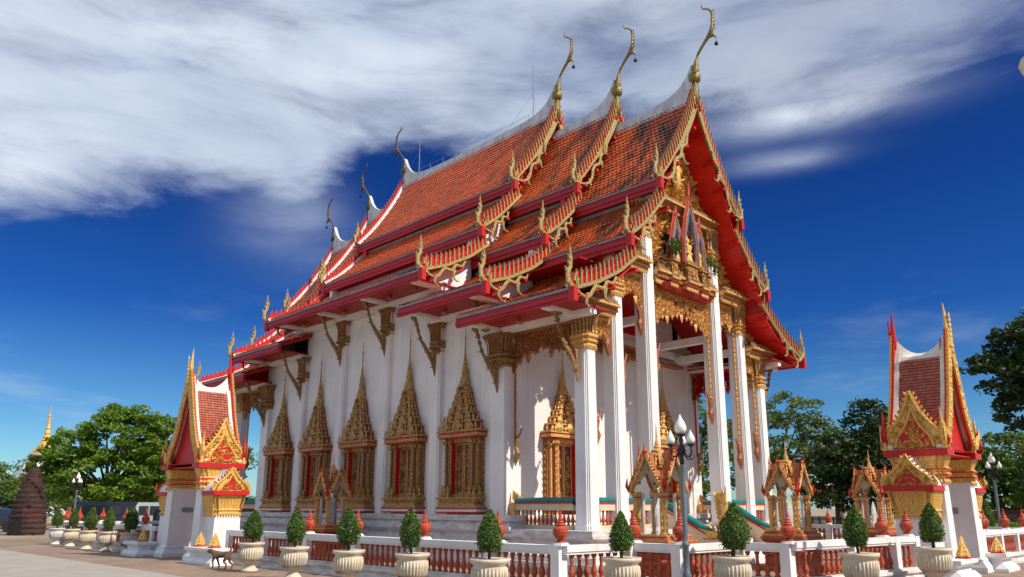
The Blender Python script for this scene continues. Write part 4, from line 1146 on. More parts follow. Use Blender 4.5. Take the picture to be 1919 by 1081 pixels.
    for y, sy in ((-.72,-1),(.72,1)):
        b = MB()
        for s in (-1,1):
            n = 26; L = poly_len(GP); prev = None
            for i in range(n):
                (p0,_,n0) = sample(GP, L*i/n); (p1,_,n1) = sample(GP, L*(i+1)/n)
                wv = lambda u: .13+.05*abs(math.sin(u*PI*2.5))
                l0, l1 = wv(i/n), wv((i+1)/n)
                pol = [(p0[0]-n0[0]*l0+.0,p0[1]-n0[1]*l0),(p1[0]-n1[0]*l1,p1[1]-n1[1]*l1),(p1[0]+n1[0]*.07,p1[1]+n1[1]*.07),(p0[0]+n0[0]*.07,p0[1]+n0[1]*.07)]
                b.prism([(max(a,0),c2) for a,c2 in pol], lambda a,c2,t2: (s*a,t2,c2), y, y-sy*.05, 0)
                b.prism([(max(a,0),c2) for a,c2 in pol], lambda a,c2,t2: (s*a,t2,c2), y-sy*.051, y-sy*.10, 1)
            m = 30
            for i in range(m):
                (p,tt,nn) = sample(GP, L*(i+.3)/m)
                up = Vector((s*(nn[0]*.6-tt[0]*.2),0,nn[1]*.6-tt[1]*.2+.4)).normalized()
                fin(b, (s*(p[0]+nn[0]*.06),y-sy*.03,p[1]+nn[1]*.06), up, (s*tt[0],0,tt[1]), .13, .11, .03, 0)
                fin(b, (s*(p[0]+nn[0]*.05),y-sy*.08,p[1]+nn[1]*.05), up, (s*tt[0],0,tt[1]), .12, .13, .025, 1)
            for i in range(60):
                (p,tt,nn) = sample(GP, L*R.random()); o = R.uniform(0,.10)
                a = R.random()*6.3
                b.leaf((s*max(.02,p[0]-nn[0]*o),y+sy*.002,p[1]-nn[1]*o),(math.cos(a),0,math.sin(a)),(-math.sin(a),0,math.cos(a)),(0,sy,0),.12,.035,.03,.2,0)
            # corner block with tall flame ornament
            b.box(min(s*1.05,s*1.5),max(s*1.05,s*1.5),min(y,y-sy*.08),max(y,y-sy*.08),2.931,3.12,0)
            for q in range(7):
                b.leaf((s*(1.12+.06*q),y+sy*.01,3.0+.03*(q%3)),(s*.1,0,1),(1,0,0),(0,sy,0),.22+.06*q,.06,.04,s*.05,0)
            b.tube([(s*1.40,y-sy*.05,3.05),(s*1.50,y-sy*.05,3.3),(s*1.46,y-sy*.05,3.6),(s*1.50,y-sy*.05,3.9)], [.07,.06,.04,.008], 6, 1 if sy>0 else 0)
        # spire
        b.tube([(0,y-sy*.05,5.55),(0,y-sy*.05,5.95),(0,y-sy*.06,6.3),(0,y-sy*.08,6.72)], [.12,.09,.05,.01], 8, 0 if sy < 0 else 1)
        for q in range(7): b.leaf((0,y+sy*.03,5.5+.13*q),(0,0,1),(1,0,0),(0,sy,0),.2,.09-.01*q,.04,0,0 if sy < 0 else 1)
        b.obj('bargeboard', ['gold_bright','red'], g)
    # side pediments, upper and lower
    for s in (-1,1):
        for (x0, half, zb, zt, name) in ((1.44,.72,2.93,4.35,'side_pediment'),(2.24,.56,2.07,2.78,'small_pediment')):
            b = MB(); H = zt-zb
            out = [(half,0),(half*.92,.16),(half*.80,.30),(half*.52,.46),(half*.30,.62),(half*.14,.80),(0,1.0)]
            pol = [(-half,zb)]+[(-d,zb+H*q) for d,q in out[1:-1]]+[(0,zt)]+[(d,zb+H*q) for d,q in reversed(out[1:-1])]+[(half,zb)]
            for i in range(len(out)-1):
                (d0,q0),(d1,q1) = out[i],out[i+1]
                for sg in (-1,1):
                    vs = [(s*x0,0,zb),(s*x0,sg*d0,zb+H*q0) if i else (s*x0,sg*half,zb),(s*x0,sg*d1,zb+H*q1)]
                    b.add(vs+[(a-s*.09,bb,cc) for a,bb,cc in vs], [(0,1,2),(3,5,4),(1,4,5,2)], 0)
            # inner red field with scroll
            inn = [(d*.62,q*.66+.04) for d,q in out]
            for i in range(len(inn)-1):
                (d0,q0),(d1,q1) = inn[i],inn[i+1]
                for sg in (-1,1):
                    b.add([(s*(x0+.004),0,zb+.03),(s*(x0+.004),sg*d0,zb+H*q0),(s*(x0+.004),sg*d1,zb+H*q1)], [(0,1,2)], 1)
            for sg in (-1,1):
                for i in range(len(out)-1):
                    for ins2, rr in ((out,.04),(inn,.035)):
                        (d0,q0),(d1,q1) = ins2[i],ins2[i+1]
                        b.tube([(s*(x0+.01),sg*d0,zb+H*q0),(s*(x0+.01),sg*d1,zb+H*q1)], rr*(1 if H > 1 else .7), 5, 0)
                for q in range(14 if H > 1 else 9):
                    i = q/(14 if H > 1 else 9)*(len(out)-1); k2 = int(i); f2 = i-k2
                    d = out[k2][0]+(out[k2+1][0]-out[k2][0])*f2; z = zb+H*(out[k2][1]+(out[k2+1][1]-out[k2][1])*f2)
                    b.leaf((s*(x0-.02),sg*d,z-.02),(0,sg*.55,.83),(0,1,0),(s,0,0),.16*(1 if H>1 else .7),.05,.04,0,0)
                    b.leaf((s*(x0-.07),sg*d,z-.02),(0,sg*.55,.83),(0,1,0),(s,0,0),.18*(1 if H>1 else .7),.06,.03,0,1)
                b.tube([(s*(x0-.03),sg*half*.95,zb),(s*(x0-.03),sg*half*1.08,zb+H*.16),(s*(x0-.03),sg*half*1.0,zb+H*.3),(s*(x0-.03),sg*half*1.06,zb+H*.45)], [.05,.045,.03,.006], 6, 1 if H > 1 else 0)
            k = 0
            while k < (110 if H > 1 else 55):
                yy = R.uniform(-half,half); q = R.random()
                lim = 0
                for i in range(len(out)-1):
                    if out[i][1] <= q <= out[i+1][1]: lim = out[i][0]+(out[i+1][0]-out[i][0])*(q-out[i][1])/(out[i+1][1]-out[i][1]+1e-9)
                if abs(yy) > lim*.93: continue
                k += 1; a = R.random()*6.3; sc2 = .10 if H > 1 else .065
                if k%2: b.curl((s*(x0+.006),yy,zb+H*q),(0,1,0),(0,0,1),(s,0,0),sc2*.6,1.2,a,R.choice((-1,1)),sc2*.35,.035,0,7)
                else: b.leaf((s*(x0+.006),yy,zb+H*q),(0,math.cos(a),math.sin(a)),(0,-math.sin(a),math.cos(a)),(s,0,0),sc2*1.3,sc2*.32,.035,.2,0)
            # small roof behind it
            if H < 1:
                for i in range(len(out)-1):
                    (d0,q0),(d1,q1) = out[i],out[i+1]
                    for sg in (-1,1): b.add([(s*(x0-.08),sg*d0*.9,zb+H*.93*q0),(s*1.42,sg*d0*.9,zb+H*.93*q0),(s*1.42,sg*d1*.9,zb+H*.93*q1),(s*(x0-.08),sg*d1*.9,zb+H*.93*q1)], [(0,1,2,3)], 2)
            else:
                for i in range(len(out)-1):
                    (d0,q0),(d1,q1) = out[i],out[i+1]
                    for sg in (-1,1): b.add([(s*(x0-.08),sg*d0*.9,zb+H*.93*q0),(s*.98,sg*d0*.9,zb+H*.93*q0),(s*.98,sg*d1*.9,zb+H*.93*q1),(s*(x0-.08),sg*d1*.9,zb+H*.93*q1)], [(0,1,2,3)], 3)
            b.obj(name, ['gold_bright','red','white','tile_gate'], g)
    # plaque inside, gold strip, low bench walls with flame ornaments
    for sx in (-.9,.885):
        b = MB(); b.box(sx,sx+.015,-.18,.18,1.42,1.56); b.obj('plaque', 'plaque', g)
    return g
simple('cream_white', (.80,.74,.62), (.64,.56,.44), 3, .7, bmp=.2, bscale=12, lo=.3, hi=.6)
gl = gateway('left red-and-gold gateway in the fence, in front of the long shaded side wall', (10.52, 24.8, 0), -PI/2)
gr = gateway('right red-and-gold gateway with dark shaded roof tiles, facing the front stairs', (21.75, 6.25, 0), 0)
gr.scale = (.97,1.0,1.03)

# flame ornaments and low walls by the gates
def low_wall(label, x0, y0, x1, y1):
    g = thing('low_wall', label, 'wall', ((x0+x1)/2, (y0+y1)/2, 0), 0)
    L = abs(x1-x0)/2; W = abs(y1-y0)/2; b = MB()
    stepped(b, -L+.12, L-.12, -W+.12, W-.12, [(.12,0),(.12,.08),(.02,.20),(-.03,.2005),(-.03,.30),(.10,.38),(.10,.46)])
    b.obj('masonry', 'white', g); return g
def flame(label, x, y, z, h=.42):
    b = MB(); b.frus(0,0,0,.04,.14,.14,.14,.14,1)
    b.lathe([(.15,.04),(.155,.08),(.125,.17),(.085,.27),(.04,h*.85),(.006,h)], 4, (0,0,0))
    for a in range(4):
        q = a*PI/2
        for z2, rr in ((.05,.11),(.14,.09),(.23,.06)):
            for e in (-.5,0,.5): b.leaf((rr*math.cos(q)-rr*e*math.sin(q),rr*math.sin(q)+rr*e*math.cos(q),z2),(-.3*math.cos(q),-.3*math.sin(q),1),(-math.sin(q),math.cos(q),0),(math.cos(q),math.sin(q),0),.10,.03,.02)
    return tag(b.obj('flame_ornament', ['gold_bright','red'], None, (x,y,z)), label, 'ornament', 'gold flame ornaments on the low walls by the gateways')
low_wall('low white stepped wall carrying two gold flame ornaments beside the left gateway', 9.35, 21.0, 10.0, 22.9)
low_wall('low white stepped wall at the far pier of the left gateway', 9.35, 26.6, 10.0, 28.0)
low_wall('low white stepped wall left of the right gateway, with one gold flame ornament', 19.2, 5.2, 20.6, 5.75)
low_wall('low white stepped wall right of the right gateway', 23.1, 5.2, 24.3, 5.75)
flame('gold flame ornament nearer the left gateway pier', 9.7, 22.55, .46)
flame('gold flame ornament behind the dog', 9.7, 21.6, .46)
flame('gold flame ornament behind the rightmost potted shrub', 20.3, 5.45, .46, .52)
flame('gold and red flame ornament at the right foot of the right gateway', 23.35, 5.45, .46)
flame('gold flame ornament at the far foot of the left gateway', 9.7, 27.1, .46)

# ================================================================== FENCE
def baluster_mesh():
    b = MB(); b.lathe(turned(.46,.068), 10); 
    me = b.obj('baluster', 'terracotta', smooth=True); return me
def finial_obj():
    b = MB()
    b.lathe([(.085,0),(.085,.03),(.05,.05),(.06,.07),(.125,.13),(.145,.19),(.135,.245),(.09,.29),(.07,.30),(.09,.315),(.07,.34),(.055,.345),(.07,.36),(.05,.385),(.04,.39),(.052,.41),(.03,.44),(.024,.5),(.004,.60)], 14)
    for k in range(3):
        for a in range(9):
            q = a*2*PI/9+k*.35; z = .06+.055*k; r = (.085,.125,.138)[k]
            b.leaf((r*math.cos(q),r*math.sin(q),z),(-math.cos(q)*(.0,.05,.5)[k]+math.cos(q)*.12,-math.sin(q)*(.0,.05,.5)[k]+math.sin(q)*.12,1),(-math.sin(q),math.cos(q),0),(math.cos(q),math.sin(q),0),.085,.04,.014)
    return b.obj('lotus_finial', 'finial_red', smooth=False)
BAL0 = FIN0 = None
def fence_run(label, p0, p1, posts, zr=.93, fin_at=(), bal=True):
    global BAL0, FIN0
    p0 = Vector((*p0,0)); p1 = Vector((*p1,0)); L = (p1-p0).length; ang = math.atan2(p1.y-p0.y, p1.x-p0.x)
    g = thing('balustrade_fence', label, 'fence', p0, ang, 'white balustrade fence round the temple')
    b = MB(); b.box(0,L,-.11,.11,zr-.115,zr,0); b.box(0,L,-.09,.09,zr-.16,zr-.1151,0)
    b.obj('top_rail', 'white', g)
    b = MB()
    for (w,z0,z1) in ((.28,0,.07),(.20,.07,.13),(.17,.1301,.20),(.22,.2001,.26),(.13,.2601,.30)): b.box(0,L,-w,w,z0,z1,0)
    b.obj('base_wall', 'base_white', g)
    ps = sorted(posts)
    for t in ps:
        b = MB(); b.box(-.10,.10,-.115,.115,.301,zr-.002); b.obj('post', 'white', g, (t,0,0))
    for t in fin_at:
        b = MB(); b.frus(0,0,zr,zr+.05,.12,.12,.09,.09,0); b.obj('finial_base', 'white', g, (t,0,0))
        if FIN0 is None: FIN0 = finial_obj(); FIN0.parent = g; o = FIN0
        else: o = dup(FIN0, g)
        o.location = (t,0,zr+.05)
    if bal:
        segs = [0]+ps+[L]; cnt = 0
        for a, c in zip(segs[:-1], segs[1:]):
            if c-a < .3: continue
            n = max(1,int((c-a-.25)/.185))
            for i in range(n):
                t = a+.125+(c-a-.25)*(i+.5)/n
                if BAL0 is None: BAL0 = baluster_mesh(); BAL0.parent = g; o = BAL0
                else: o = dup(BAL0, g)
                o.location = (t,0,.301); cnt += 1
        return g
    return g
C0=(10.55,9.25); C1=(12.5,9.15); C2=(12.5,8.0); C3=(14.3,7.9); C4=(14.3,6.75)
fence_run('white balustrade fence with terracotta balusters between the left gateway and the near fence corner', (10.4,22.2), C0, [.1,2.2,4.4,6.55,8.8,11.1,12.85], fin_at=[4.4,6.55,9.05,11.3,12.9])
fence_run('first short sunlit step of the near fence corner, right of its left corner post', C0, C1, [1.85], fin_at=[])
fence_run('short shaded fence step behind the potted shrub left of the near street lamp', (12.5,9.15), C2, [1.05], fin_at=[.05,1.1])
fence_run('short sunlit fence step right of the near street lamp', C2, C3, [1.75], fin_at=[])
fence_run('short shaded fence step ending at the right corner post of the near corner', (14.3,7.9), C4, [1.05], fin_at=[.05,1.1])
fence_run('white fence run from the near corner to the right gateway', C4, (19.3,6.15), [2.2,4.0,4.95], fin_at=[3.55,4.7], zr=.97)
fence_run('white fence run right of the right gateway', (24.3,6.15), (33,6.05), [.4,2.2,4.0,5.8,7.6], fin_at=[.5,.9,3.1,5.3,7.5], zr=.97)
fence_run('white fence run beyond the left gateway, behind the row of far potted shrubs', (10.35,27.6), (10.35,38.4), [.3,2.2,4.0,5.8,7.6,9.4,10.7], fin_at=[1.2,3.2,5.0,6.9,8.8,10.6])
fence_run('shaded fence run on the far right side of the temple', (32.6,6.6), (32.6,24.), [.2,2.5,4.8,7.1,9.4,11.7,14,16.3], fin_at=[7.1,9.4])
fence_run('far end fence run behind the temple', (10.35,38.6), (32.6,38.6), [.2,2.5,4.8,7.1,9.4,11.7,14,16.3,18.6,20.9], fin_at=[.2,1.6,4.8,9.4], bal=False)

# ================================================================== SHRINES
def shrine(label, x, y):
    g = thing('boundary_shrine', label, 'shrine', (x,y,0), 0, 'small gilded boundary stone shrines around the temple')
    b = MB()
    stepped(b, -.42,.42,-.42,.42, [(.20,0),(.20,.12),(.08,.16),(.08,.34),(.16,.42),(.16,.50),(.04,.54),(.04,.66),(.12,.74),(.17,.80),(.17,.86)], 1)
    stepped(b, -.42,.42,-.42,.42, [(.13,.861),(.15,.90),(.15,.92)], 0); stepped(b, -.42,.42,-.42,.42, [(.12,.921),(.06,1.0)], 1); stepped(b, -.42,.42,-.42,.42, [(.07,1.001),(.07,1.03)], 0)
    for k in range(10):
        t = -.5+k/9
        for (a,c,n,u) in ((t,-.56,(0,-1,0),(1,0,0)),(-.56,t,(-1,0,0),(0,1,0)),(t,.56,(0,1,0),(1,0,0)),(.56,t,(1,0,0),(0,1,0))):
            b.leaf((a,c,.79),(0,0,1),u,n,.07,.035,.02,0,0)
    b.obj('pedestal', ['gold','terracotta'], g)
    for sx in (-1,1):
        for sy in (-1,1):
            p = MB()
            p.lathe([(.085,1.0),(.085,1.06),(.065,1.10),(.065,1.82),(.10,1.88),(.10,1.93)], c=(sx*.34,sy*.34,0), sec=RED, mi=0)
            p.box(sx*.34-.07,sx*.34+.07,sy*.34-.07,sy*.34+.07,1.80,1.83,1)
            p.lathe([(.045,1.03),(.045,1.9)], 8, (sx*.25,sy*.25,0), 2)
            for q in range(5): p.leaf((sx*.34,sy*.34-.07,1.12+.14*q),(0,0,1),(1,0,0),(0,-1,0),.12,.03,.02,0,0); p.leaf((sx*.34-.07,sy*.34,1.12+.14*q),(0,0,1),(0,1,0),(-1,0,0),.12,.03,.02,0,0)
            p.obj('pillar', ['gold','red','stone'], g)
    s = MB(); 
    s.lathe([(.14,1.03),(.16,1.12),(.12,1.2),(.17,1.42),(.14,1.6),(.0,1.82)], 10, (0,0,0), 0, sec=[(math.cos(a*PI/5),.35*math.sin(a*PI/5)) for a in range(10)])
    s.obj('boundary_stone', 'stone', g)
    r = MB()
    P = [(.44,1.93),(.38,2.05),(.25,2.25),(.14,2.45),(.04,2.66),(0,2.78)]
    for (ux,uy) in ((0,-1),(-1,0),(0,1),(1,0)):
        U = Vector((uy,-ux,0)) if ux else Vector((1,0,0)); Nn = Vector((ux,uy,0))
        for sg in (-1,1):
            for i in range(len(P)-1):
                (d0,z0),(d1,z1) = P[i],P[i+1]
                a0 = Nn*.46+U*(sg*d0)+Vector((0,0,z0)); a1 = Nn*.46+U*(sg*d1)+Vector((0,0,z1))
                r.tube([tuple(a0),tuple(a1)], .035, 5, 0); r.tube([tuple(a0-Nn*.05+Vector((0,0,.04))),tuple(a1-Nn*.05+Vector((0,0,.04)))], .013, 4, 1)
                c0 = Nn*d0+U*(sg*d0)+Vector((0,0,z0)); c1 = Nn*d1+U*(sg*d1)+Vector((0,0,z1))
                r.add([tuple(a0),tuple(a1),tuple(c1),tuple(c0)], [(0,1,2,3)], 2)
                dn = Vector((0,0,-.05)); r.add([tuple(a0-Nn*.06+dn),tuple(a1-Nn*.06+dn),tuple(c1+dn),tuple(c0+dn)], [(0,1,2,3)], 3)
                i0 = Nn*.44+U*(sg*d0*.78)+Vector((0,0,z0-.03)); i1 = Nn*.44+U*(sg*d1*.78)+Vector((0,0,z1-.07))
                r.add([tuple(a0-Nn*.02),tuple(a1-Nn*.02),tuple(i1),tuple(i0)], [(0,1,2,3)], 0)
                for q in range(3):
                    c = a0.lerp(a1,(q+.5)/3); r.leaf(c,tuple((U*(sg*.4)+Vector((0,0,.9)))),tuple(U),tuple(Nn),.11,.035,.03,0,q%2)
            r.tube([tuple(Nn*.46+U*(sg*.44)+Vector((0,0,1.95))),tuple(Nn*.47+U*(sg*.52)+Vector((0,0,2.05))),tuple(Nn*.46+U*(sg*.50)+Vector((0,0,2.22)))],[.04,.03,.005],5,1)
        r.tube([tuple(Nn*.46+Vector((0,0,2.68))),tuple(Nn*.50+Vector((0,0,2.82))),tuple(Nn*.48+Vector((0,0,3.0)))],[.035,.02,.004],5,1)
        for sg in (-1,1):   # corner upright flames
            r.tube([tuple(Nn*.3+U*(sg*.3)+Vector((0,0,2.1))),tuple(Nn*.31+U*(sg*.31)+Vector((0,0,2.4)))],[.05,.005],5,0)
    for k in range(4):
        a = .22-.045*k; z = 2.45+.09*k
        r.box(-a,a,-a,a,z,z+.04,1 if k%2 else 0)
        for q in range(5):
            t = (-1+q/2)*a
            for (x2,y2,n,u) in ((t,-a,(0,-1,0),(1,0,0)),(-a,t,(-1,0,0),(0,1,0)),(t,a,(0,1,0),(1,0,0)),(a,t,(1,0,0),(0,1,0))): r.leaf((x2,y2,z+.02),(0,0,1),u,n,.14,.03,.03,0,0)
    r.lathe([(.13,2.72),(.15,2.76),(.09,2.80),(.10,2.84),(.06,2.88),(.075,2.91),(.05,2.94),(.06,2.965),(.04,2.99),(.045,3.01),(.028,3.04),(.018,3.12),(.022,3.15),(.004,3.42)], 8)
    r.lathe([(.0,2.40),(.18,2.41),(.2,2.47)], 4, (0,0,0), 0, sec=[(1,1),(-1,1),(-1,-1),(1,-1)])
    r.obj('shrine_roof', ['gold','red','gold_red','stone'], g)
shrine('small gilded shrine inside the near fence corner, left of the street lamp', 14.2, 9.65)
shrine('small gilded shrine standing right of the front stairs', 19.95, 9.4)
shrine('small gilded shrine seen just left of the right gateway', 25.1, 9.1)
shrine('small shaded gilded shrine before the middle of the long side wall', 14.15, 22.75)

# ================================================================== POTTED SHRUBS
def planter(white=False):
    b = MB(); prof = [(.20,0),(.21,.035),(.19,.05),(.13,.12),(.115,.17),(.15,.19),(.15,.21),(.20,.24),(.265,.33),(.285,.45),(.28,.56),(.265,.60),(.31,.63),(.325,.66),(.325,.70),(.29,.70),(.27,.66)]
    b.lathe(prof, 40)
    for k in range(30):
        q = 2*PI*k/30
        b.tube([(r*math.cos(q),r*math.sin(q),z) for r,z in ((.215,.25),(.268,.33),(.288,.45),(.282,.56))], [.012,.019,.02,.013], 5)
    return b
def topiary(seed, h=.80, w=.30):
    rr = random.Random(seed); b = MB(); ps = []
    for i in range(2600):
        t = rr.random(); z = t*h
        r = w*(math.sin(PI*min(1,(t*.90+.10)))**.6)*(1.08-.62*t)*1.1
        r *= .95+.07*math.sin(7*t+seed)+rr.gauss(0,.05); r *= rr.uniform(.72,1.03)
        a = rr.random()*2*PI; ps.append((r*math.cos(a), r*math.sin(a), .80+z))
    leaf_cloud(b, ps, .026)
    for i in range(12):
        a = rr.random()*6.28; q = rr.uniform(.1,.9); b.tube([(0,0,.8+h*q*.8),(w*.9*math.cos(a)*(1-q*.8),w*.9*math.sin(a)*(1-q*.8),.86+h*q)], .005, 3)
    return b
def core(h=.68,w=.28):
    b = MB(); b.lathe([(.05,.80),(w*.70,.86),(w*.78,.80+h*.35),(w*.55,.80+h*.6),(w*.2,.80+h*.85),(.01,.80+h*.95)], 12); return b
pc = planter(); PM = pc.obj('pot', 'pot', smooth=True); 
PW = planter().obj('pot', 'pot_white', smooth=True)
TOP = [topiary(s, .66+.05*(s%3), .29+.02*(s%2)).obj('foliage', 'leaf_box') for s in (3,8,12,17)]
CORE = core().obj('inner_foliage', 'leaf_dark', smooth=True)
tk = MB(); tk.tube([(0,0,.6),(.01,0,.72),(0,.01,.9)], .028, 7); tk.tube([(.03,.03,.62),(.03,.0,.75),(.0,.0,.9)], .015, 5); TK = tk.obj('stem', 'bark')
so = MB(); so.lathe([(.285,.64),(.285,.665),(.15,.69),(.0,.70)], 20); SO = so.obj('soil', 'soil')
SRC = [PM, PW, CORE, TK, SO]+TOP
for o in SRC: COL.objects.unlink(o)
POTS = [(9.85,37.5,'white pot with a loose shrub at the far end of the left row',.98),(9.78,35.25,'second potted shrub from the far end of the row',1.0),(9.62,32.6,'third potted shrub from the far end of the row',1.0),(9.70,30.65,'potted shrub standing in front of the shaded pot by the left gateway',1.0),(9.95,29.1,'shaded potted shrub nearest the left side of the left gateway',1.0),
 (9.38,18.75,'potted clipped shrub immediately right of the dog',1.02),(9.1,16.1,'pale-stemmed potted shrub, second right of the dog',1.02),(9.18,14.0,'potted clipped shrub third right of the dog',1.03),(9.38,12.1,'potted clipped shrub below the second window from the porch',1.04),(9.25,9.78,'potted clipped shrub directly left of the near fence corner',1.06),
 (11.15,8.4,'potted clipped shrub between the near fence corner and the street lamp',1.06),(12.75,7.15,'slender-topped potted shrub right of the street lamp',1.08),(15.2,5.85,'potted clipped shrub before the fence run left of the right gateway',1.1),(18.1,5.42,'potted clipped shrub at the foot of the right gateway',1.12)]
for i, (x,y,lab,sc) in enumerate(POTS):
    g = thing('potted_shrub', lab, 'potted plant', (x,y,0), R.random()*6, 'potted clipped shrubs lined up along the temple fence')
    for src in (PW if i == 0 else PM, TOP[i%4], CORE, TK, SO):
        c = src.copy(); COL.objects.link(c); c.parent = g
    TT = [.76,.84,.86,.83,.90, .79,.87,.87,.85,.82, .79,.93,.85,.92][i]; HK = (.66,.76,.66,.76)[i%4]
    hs = (TT/sc-.1)/HK
    for c in g.children:
        if c.name.startswith(('foliage','inner')): c.scale = (.86, .86, hs); c.location.z = .8*(1-hs)
    g.scale = (sc,sc,sc)
    for c in g.children:
        if c.name.startswith(('foliage','inner','stem')):
            q = random.Random(i*7+1); c.rotation_euler = (q.uniform(-.05,.05),q.uniform(-.05,.05),i*1.3); ww = q.uniform(.88,1.12); c.scale = (c.scale[0]*ww,c.scale[1]*ww,c.scale[2])
# inner shrub right of the right gate
g = thing('potted_shrub', 'potted clipped shrub behind the fence at the far right edge', 'potted plant', (31.4,7.6,0), 0, 'potted clipped shrubs lined up along the temple fence')
for src in (PM,TOP[1],CORE,TK,SO): c = src.copy(); COL.objects.link(c); c.parent = g
g.scale = (1.25,1.25,1.25)

# ================================================================== STREET LAMPS
def street_lamp(label, x, y, rot, s=1.):
    g = thing('street_lamp', label, 'street lamp', (x,y,0), rot, 'street lamps with three white bud-shaped globes')
    b = MB(); b.lathe([(.12,0),(.12,.05),(.08,.10),(.075,.4),(.09,.43),(.06,.5),(.055,.95),(.075,.97),(.075,1.0),(.05,1.04),(.047,1.10),(.05,1.9),(.044,2.38),(.055,2.40),(.055,2.44),(.035,2.46)], 14); b.obj('pole', 'pole', g, smooth=True)
    b = MB(); b.lathe([(.036,2.46),(.045,2.52),(.03,2.6),(.07,2.68),(.09,2.73),(.05,2.8),(.025,2.85),(.05,2.92),(.03,2.97),(.06,3.0),(.1,3.02),(.1,3.04)], 12)
    for k in range(3):
        a = k*2*PI/3+.35; ca, sa = math.cos(a), math.sin(a)
        b.tube([(ca*r,sa*r,z) for r,z in ((.04,2.72),(.10,2.62),(.17,2.60),(.22,2.68),(.215,2.80))], [.02,.018,.018,.018,.02], 6)
        b.tube([(ca*r,sa*r,z) for r,z in ((.17,2.60),(.22,2.54),(.27,2.58),(.25,2.64),(.22,2.62))], [.014,.012,.01,.009,.006], 5)
        b.tube([(ca*r,sa*r,z) for r,z in ((.08,2.62),(.14,2.54),(.20,2.56),(.18,2.62))], [.012,.012,.01,.006], 5)
        b.lathe([(.03,0),(.08,.03),(.08,.05)], 10, (ca*.215,sa*.215,2.79))
    b.obj('bracket', 'lamp_metal', g, smooth=True)
    for k in range(4):
        b = MB(); q = 1.25 if k == 3 else .88
        b.lathe([(.055*q,0),(.088*q,.05*q),(.092*q,.10*q),(.07*q,.17*q),(.03*q,.24*q),(.006,.30*q)], 14)
        a = k*2*PI/3+.35
        b.obj('globe', 'globe', g, (math.cos(a)*.215,math.sin(a)*.215,2.84) if k < 3 else (0,0,3.04), smooth=True)
    g.scale = (s,s,s)
    return g
street_lamp('near street lamp with white bud globes and grey-green pole in front of the fence corner', 12.12, 7.70, -.9+PI, .965)
street_lamp('distant street lamp before the big green tree on the left', 12.9, 46.4, .2, 1.0)
street_lamp('distant street lamp standing right of the right gateway before dark trees', 34.7, 7.9, .2, 1.10)
g = thing('light_pole', 'tall pole light whose pale lamp head enters the picture at the upper right edge', 'street lamp', (15.72,1.98,0))
b = MB(); b.tube([(0,0,0),(0,0,9.3)], [.08,.05], 8); b.tube([(0,0,9.1),(-.1,.05,9.5)], .03, 6); b.obj('pole', 'pole', g)
b = MB(); b.lathe([(.05,-.25),(.16,-.12),(.20,.02),(.15,.15),(.04,.24)], 14, (-.12,.1,9.58)); b.obj('lamp_head', 'pot', g, smooth=True)

# ================================================================== DOG
def dog(x, y, rot):
    g = thing('dog', 'thin brown dog with raised pale tail walking before the fence by the left gateway', 'dog', (x,y,0), rot)
    vs = [(0,0,.36),(.14,0,.37),(.26,0,.385),(.34,0,.42),(.41,0,.455),(.47,0,.46),(.56,0,.435),   # spine forward to muzzle 0-6
          (-.12,0,.38),(-.2,0,.38),(-.26,0,.45),(-.28,0,.55),(-.24,0,.66),(-.19,0,.72),           # 7-12 rump, tail
          (.27,.06,.30),(.30,.065,.17),(.27,.065,.05),(.30,.065,.012),                              # 13-16 front L
          (.25,-.06,.30),(.20,-.065,.18),(.15,-.065,.06),(.18,-.065,.012),                          # 17-20 front R
          (-.16,.065,.28),(-.09,.07,.19),(-.20,.07,.12),(-.18,.07,.015),(-.14,.07,.012),            # 21-25 hind L
          (-.20,-.065,.28),(-.19,-.07,.19),(-.31,-.07,.11),(-.30,-.07,.015),(-.26,-.07,.012),       # 26-30 hind R
          (.455,.05,.53),(.455,-.05,.53)]
    ed = [(0,1),(1,2),(2,3),(3,4),(4,5),(5,6),(0,7),(7,8),(8,9),(9,10),(10,11),(11,12),(2,13),(13,14),(14,15),(15,16),(2,17),(17,18),(18,19),(19,20),
          (8,21),(21,22),(22,23),(23,24),(24,25),(8,26),(26,27),(27,28),(28,29),(29,30),(5,31),(5,32)]
    rd = [.075,.088,.085,.06,.052,.055,.022,.072,.062,.026,.02,.018,.01,.038,.022,.017,.02,.038,.022,.017,.02,.048,.03,.018,.016,.018,.048,.03,.018,.016,.018,.012,.012]
    me = bpy.data.meshes.new('body'); me.from_pydata(vs, ed, []); me.materials.append(MATS['dog_fur'])
    o = bpy.data.objects.new('body', me); COL.objects.link(o); o.parent = g
    sk = o.modifiers.new('skin','SKIN'); sk.use_smooth_shade = True
    for d, r in zip(me.skin_vertices[0].data, rd): d.radius = (r*1.25,)*2 if r > .03 else (r*1.4,)*2
    me.skin_vertices[0].data[0].use_root = True
    sb = o.modifiers.new('sub','SUBSURF'); sb.levels = 2; sb.render_levels = 2
    b = MB()
    for s in (-1,1): b.lathe([(.008,-.008),(.01,0),(.006,.008)], 6, (.505,s*.032,.475))
    b.lathe([(.012,-.01),(.014,.0),(.006,.01)], 8, (.585,0,.44)); b.obj('eyes_and_nose', 'dark', g, smooth=True)
    return g
dg = dog(9.30, 20.15, math.radians(118)); dg.scale = (.88,.88,.95)

